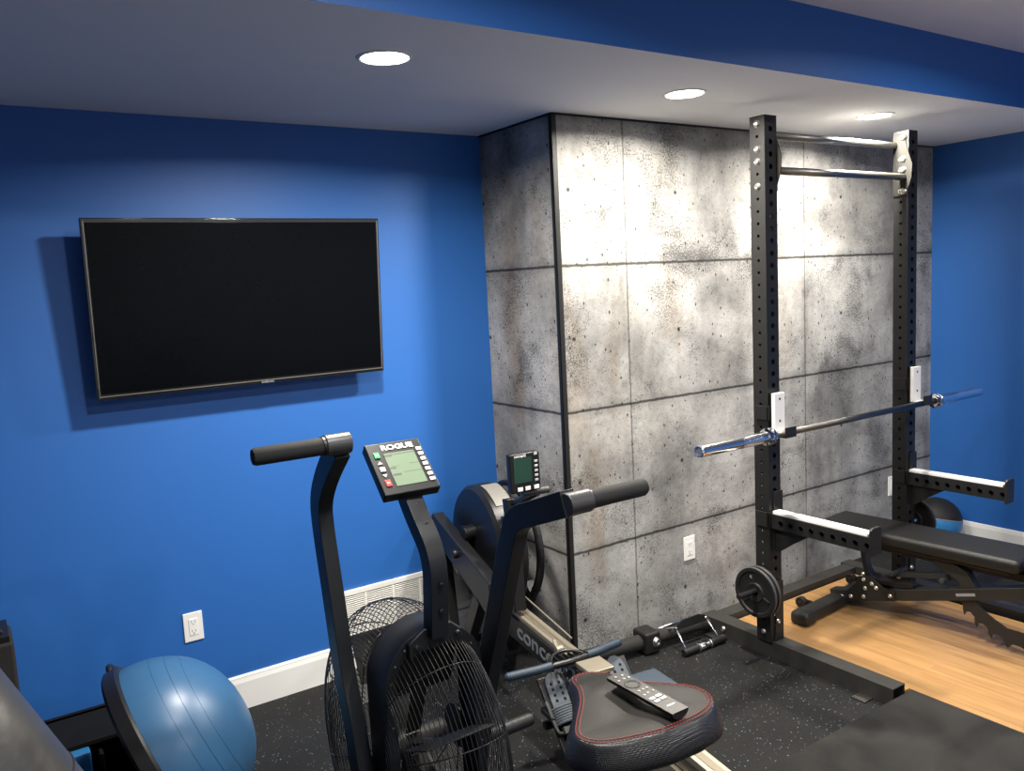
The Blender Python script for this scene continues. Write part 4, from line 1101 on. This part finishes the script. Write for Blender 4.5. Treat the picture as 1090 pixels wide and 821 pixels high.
for x in (.088, .160): c = P0+(P1-P0).normalized()*x; lathe(b, [(.014, 0), (.019, .001), (.019, .009), (.014, .010)], 24, align(c, P1-P0))
cyl(b, P0+(P1-P0)*.38, P0+(P1-P0)*.62, .0155, n=24)
obj('grip_ring', b, M['chrome'], t, smooth=True)
T0, T1 = G(2.61, 2.660, .100), G(2.80, 2.655, .100)
b = BM()
for g, q in ((P0.lerp(P1, .08), T0), (P0.lerp(P1, .92), T1)): tube(b, [g, q], .0055, 10)
Q0, Q1 = G(2.62, 2.79, .050), G(2.80, 2.785, .050)
for g, q in ((Q0, T0), (Q1, T1)): tube(b, [g, q], .0055, 10)
for q in (T0, T1, P0.lerp(P1, .08), P0.lerp(P1, .92)): sphere(b, q, .0095, 12)
tube(b, [Q0, Q1], .010, 12)
obj('chrome_rod', b, M['chrome'], t, smooth=True)
b = BM(); mid = (T0+T1)/2+V((0, .005, .016))
vs = []
for d in (-.003, .003):
    vs.append([b.verts.new(p+V((0, d, 0))) for p in (T0+V((-.008, 0, -.012)), T1+V((.008, 0, -.012)), T1+V((.008, 0, .01)), mid+V((.055, 0, .012)), mid+V((-.055, 0, .012)), T0+V((-.008, 0, .01)))])
b.faces.new(vs[0]); b.faces.new(vs[1][::-1])
for i in range(6): b.faces.new((vs[0][i], vs[0][(i+1) % 6], vs[1][(i+1) % 6], vs[1][i]))
pl = obj('top_plate', b, M['powder'], t, bevel=.001)
b = BM(); cyl(b, mid+V((0, -.005, -.012)), mid+V((0, .005, -.012)), .008, n=16); obj('eyelet', b, M['chrome'], pl)

# ------------------------------------------------------------------ left corner
# half ball trainer leaning
t = thing('half_ball_trainer', 'blue half ball balance trainer standing on its black rim below the outlet', 'balance trainer', (.46, 2.73, 0))
nrm_ = V((.905, -.10, .395)).normalized()
cen = V((.424-.46, 0, .284))
HB = align(cen, nrm_)
b = BM(); R0 = .290
lathe(b, [(R0, .0)]+[(R0*math.cos(a)**.9, .272*math.sin(a)) for a in [math.radians(x) for x in range(4, 90, 6)]]+[(0, .272)], 64, HB)
dm = obj('dome', b, M['bosu_blue'], t, smooth=True)
b = BM()
for k, rr in enumerate((.272, .252, .225)):
    zz = .272*math.sin(math.acos((rr/R0)**(1/.9)))
    tube(b, [HB @ V((rr*math.cos(2*PI*j/64), rr*math.sin(2*PI*j/64), zz-.0001)) for j in range(64)], .0007, 4, closed=True)
obj('dome_ring', b, M['bosu_line'], dm, smooth=True)
b = BM(); lathe(b, [(0, -.012), (.26, -.012), (.272, -.036), (.298, -.040), (.308, -.030), (.308, .006), (.300, .013), (.288, .013), (.288, .004), (0, .004)], 64, HB); rimo = smooth_angle(obj('rim_platform', b, M['black_plastic'], t), 35)
b = BM()
top_dir = (V((0, 0, 1))-nrm_*nrm_.z).normalized(); lat = nrm_.cross(top_dir)
for sg in (1,):
    for k in range(6):
        pass
c_ = cen+top_dir*.322-nrm_*.016+lat*(-.02)
tube(b, smooth_path([cen+(top_dir*math.cos(a)+lat*math.sin(a))*rr-nrm_*.016 for a, rr in ((-.95, .304), (-.85, .322), (-.6, .324), (-.45, .322), (-.38, .304))]), .010, 8)
obj('carry_handle', b, M['black_plastic'], rimo, smooth=True)

# black shelf unit and things by the wall
t = thing('storage_rack', 'low black open storage shelf along the blue wall behind the half ball', 'shelf', (.05, 3.17, 0))
b = BM()
boxr(b, (.04, -.08, 0), (.40, .19, .02)); boxr(b, (.04, .175, .02), (.40, .22, .205)); boxr(b, (.04, -.08, .02), (.06, .19, .205)); boxr(b, (.38, -.08, .02), (.40, .19, .205)); boxr(b, (.04, -.05, .185), (.40, .20, .205)); boxr(b, (.225, -.08, .02), (.24, .18, .16))
obj('shelf_body', b, M['black_shelf'], t, bevel=.004)
b = BM(); boxr(b, (.04, -.090, 0), (.40, -.078, .05)); obj('front_lip', b, M['black_shelf'], t, bevel=.003)
t = thing('foam_block', 'blue foam block with a pale lower edge inside the low black shelf', 'foam block', (.20, 3.13, .0205))
b = BM(); boxr(b, (-.09, -.05, .035), (.05, .07, .165)); obj('blue_block', b, M['ball_blue'], t, bevel=.008)
b = BM(); boxr(b, (-.085, -.052, 0), (.052, .07, .036)); obj('pale_base', b, M['key_grey'], t, bevel=.004)
t = thing('upholstered_box', 'dark grey fabric box with a black top edge standing at the far left wall', 'box', (-.13, 3.27, 0.0))
b = BM(); boxr(b, (-.20, -.10, 0), (.20, .10, .60)); obj('box_body', b, M['dark_fabric'], t, bevel=.012)
b = BM(); boxr(b, (-.19, -.09, .598), (.19, .09, .622)); tube(b, smooth_path([(.08, -.05, .622), (.10, -.05, .65), (.15, -.05, .65), (.17, -.05, .622)]), .008, 8); obj('top_cap', b, M['black_plastic'], t, bevel=.003)

# heavy bag leaning at the left
t = thing('heavy_bag', 'grey black vinyl heavy bag with a red panel leaning at the left edge', 'punching bag', (.10, 1.9, 0))
ea, eb = V((.02, 1.9, 1.0)), V((.13, 1.9, .7))
axd = V((.42, .0, -.91)).normalized(); r_ = .17
A0 = V((.242, 1.9, .09)); A1 = A0-axd*1.15
b = BM(); HL = (A1-A0).length; m3 = align(A0-V(t.location), A1-A0)
lathe(b, [(0, 0), (r_*.9, 0), (r_, .02), (r_, HL-.03), (r_*.9, HL), (0, HL)], 48, m3); bg = smooth_angle(obj('bag_body', b, M['vinyl_grey'], t), 40)
b = BM()
n = 20
for k in range(n):
    pass
A = []
for j in range(9):
    a = math.radians(150+j*14)
    A.append([b.verts.new(m3 @ V(((r_+.0015)*math.cos(a), (r_+.0015)*math.sin(a), z))) for z in (.30, .62)])
for p, q in zip(A[:-1], A[1:]): b.faces.new((p[0], p[1], q[1], q[0]))
md = obj('red_panel', b, M['red_vinyl'], bg, smooth=True)
b = BM()
for z in (.12, .66): tube(b, [m3 @ V(((r_+.001)*math.cos(2*PI*j/48), (r_+.001)*math.sin(2*PI*j/48), z)) for j in range(48)], .0022, 5, closed=True)
obj('seam', b, M['dark_fabric'], bg)

# ------------------------------------------------------------------ one object per repeated piece
EACH = ('bolt', 'screw', 'anchor_tab', 'foot_cap', 'button', 'white_app_button', 'gusset_plate', 'side_key', 'menu_key', 'arrow_key', 'key_mark', 'adjustment_hole', 'seam', 'pedal', 'grip_ring', 'stabilizer', 'dome_ring', 'pad_support', 'rail_groove', 'chrome_rod', 'socket_slot', 'lcd_segment', 'pop_pin_strut', 'front_leg', 'saddle_rail', 'bezel_trim', 'spoke_rib', 'bracket')
def split_each(o, tol=.0012):
    me = o.data; bm = bmesh.new(); bm.from_mesh(me); bm.verts.ensure_lookup_table()
    seen = set(); comps = []
    for v in bm.verts:
        if v.index in seen: continue
        st_ = [v]; seen.add(v.index); c = []
        while st_:
            a = st_.pop(); c.append(a.index)
            for e in a.link_edges:
                q = e.other_vert(a)
                if q.index not in seen: seen.add(q.index); st_.append(q)
        comps.append(c)
    def bb(c):
        P = [bm.verts[i].co for i in c]
        return [min(p[k] for p in P)-tol for k in range(3)], [max(p[k] for p in P)+tol for k in range(3)]
    groups = [[c, *bb(c)] for c in comps]
    merged = True
    while merged:
        merged = False
        for i in range(len(groups)):
            for j in range(i+1, len(groups)):
                A, B = groups[i], groups[j]
                if all(A[1][k] <= B[2][k] and B[1][k] <= A[2][k] for k in range(3)):
                    c = A[0]+B[0]; groups[i] = [c, [min(A[1][k], B[1][k]) for k in range(3)], [max(A[2][k], B[2][k]) for k in range(3)]]
                    groups.pop(j); merged = True; break
            if merged: break
    bm.free()
    if len(groups) < 2: return
    base = o.name.split('.')[0]
    for gi, g in enumerate(groups):
        keep = set(g[0]); b2 = bmesh.new(); b2.from_mesh(me); b2.verts.ensure_lookup_table()
        bmesh.ops.delete(b2, geom=[v for v in b2.verts if v.index not in keep], context='VERTS')
        m2 = bpy.data.meshes.new(base); b2.to_mesh(m2); b2.free()
        for mm in me.materials: m2.materials.append(mm)
        n_ = o.copy(); n_.data = m2; C.objects.link(n_); n_.name = base
    bpy.data.objects.remove(o)
for o in [o for o in C.objects if o.type == 'MESH' and o.parent is not None and not o.children and o.name.split('.')[0] in EACH]:
    split_each(o)

# ------------------------------------------------------------------ world, camera, view
w = bpy.data.worlds.new('world'); bpy.context.scene.world = w; w.use_nodes = True
w.node_tree.nodes['Background'].inputs[0].default_value = (.5, .6, .8, 1); w.node_tree.nodes['Background'].inputs[1].default_value = .02
cam = bpy.data.cameras.new('camera'); co = bpy.data.objects.new('camera', cam); C.objects.link(co)
rt_ = V((0.82724499, -0.55962768, -0.04982556)); dn = V((-0.10842331, -0.07199586, -0.99149432)); fw_ = V((0.55128043, 0.82561096, -0.1202349))
m = Matrix((rt_, -dn, -fw_)).transposed().to_4x4(); m.translation = (0, 0, 1.7); co.matrix_world = m
cam.sensor_fit = 'HORIZONTAL'; cam.sensor_width = 36; cam.lens = 890/1090*36; cam.clip_start = .02
sc = bpy.context.scene; sc.camera = co
sc.view_settings.view_transform = 'Standard'; sc.view_settings.look = 'None'; sc.view_settings.gamma = 1; sc.view_settings.use_curve_mapping = False
sc.view_settings.exposure = .42
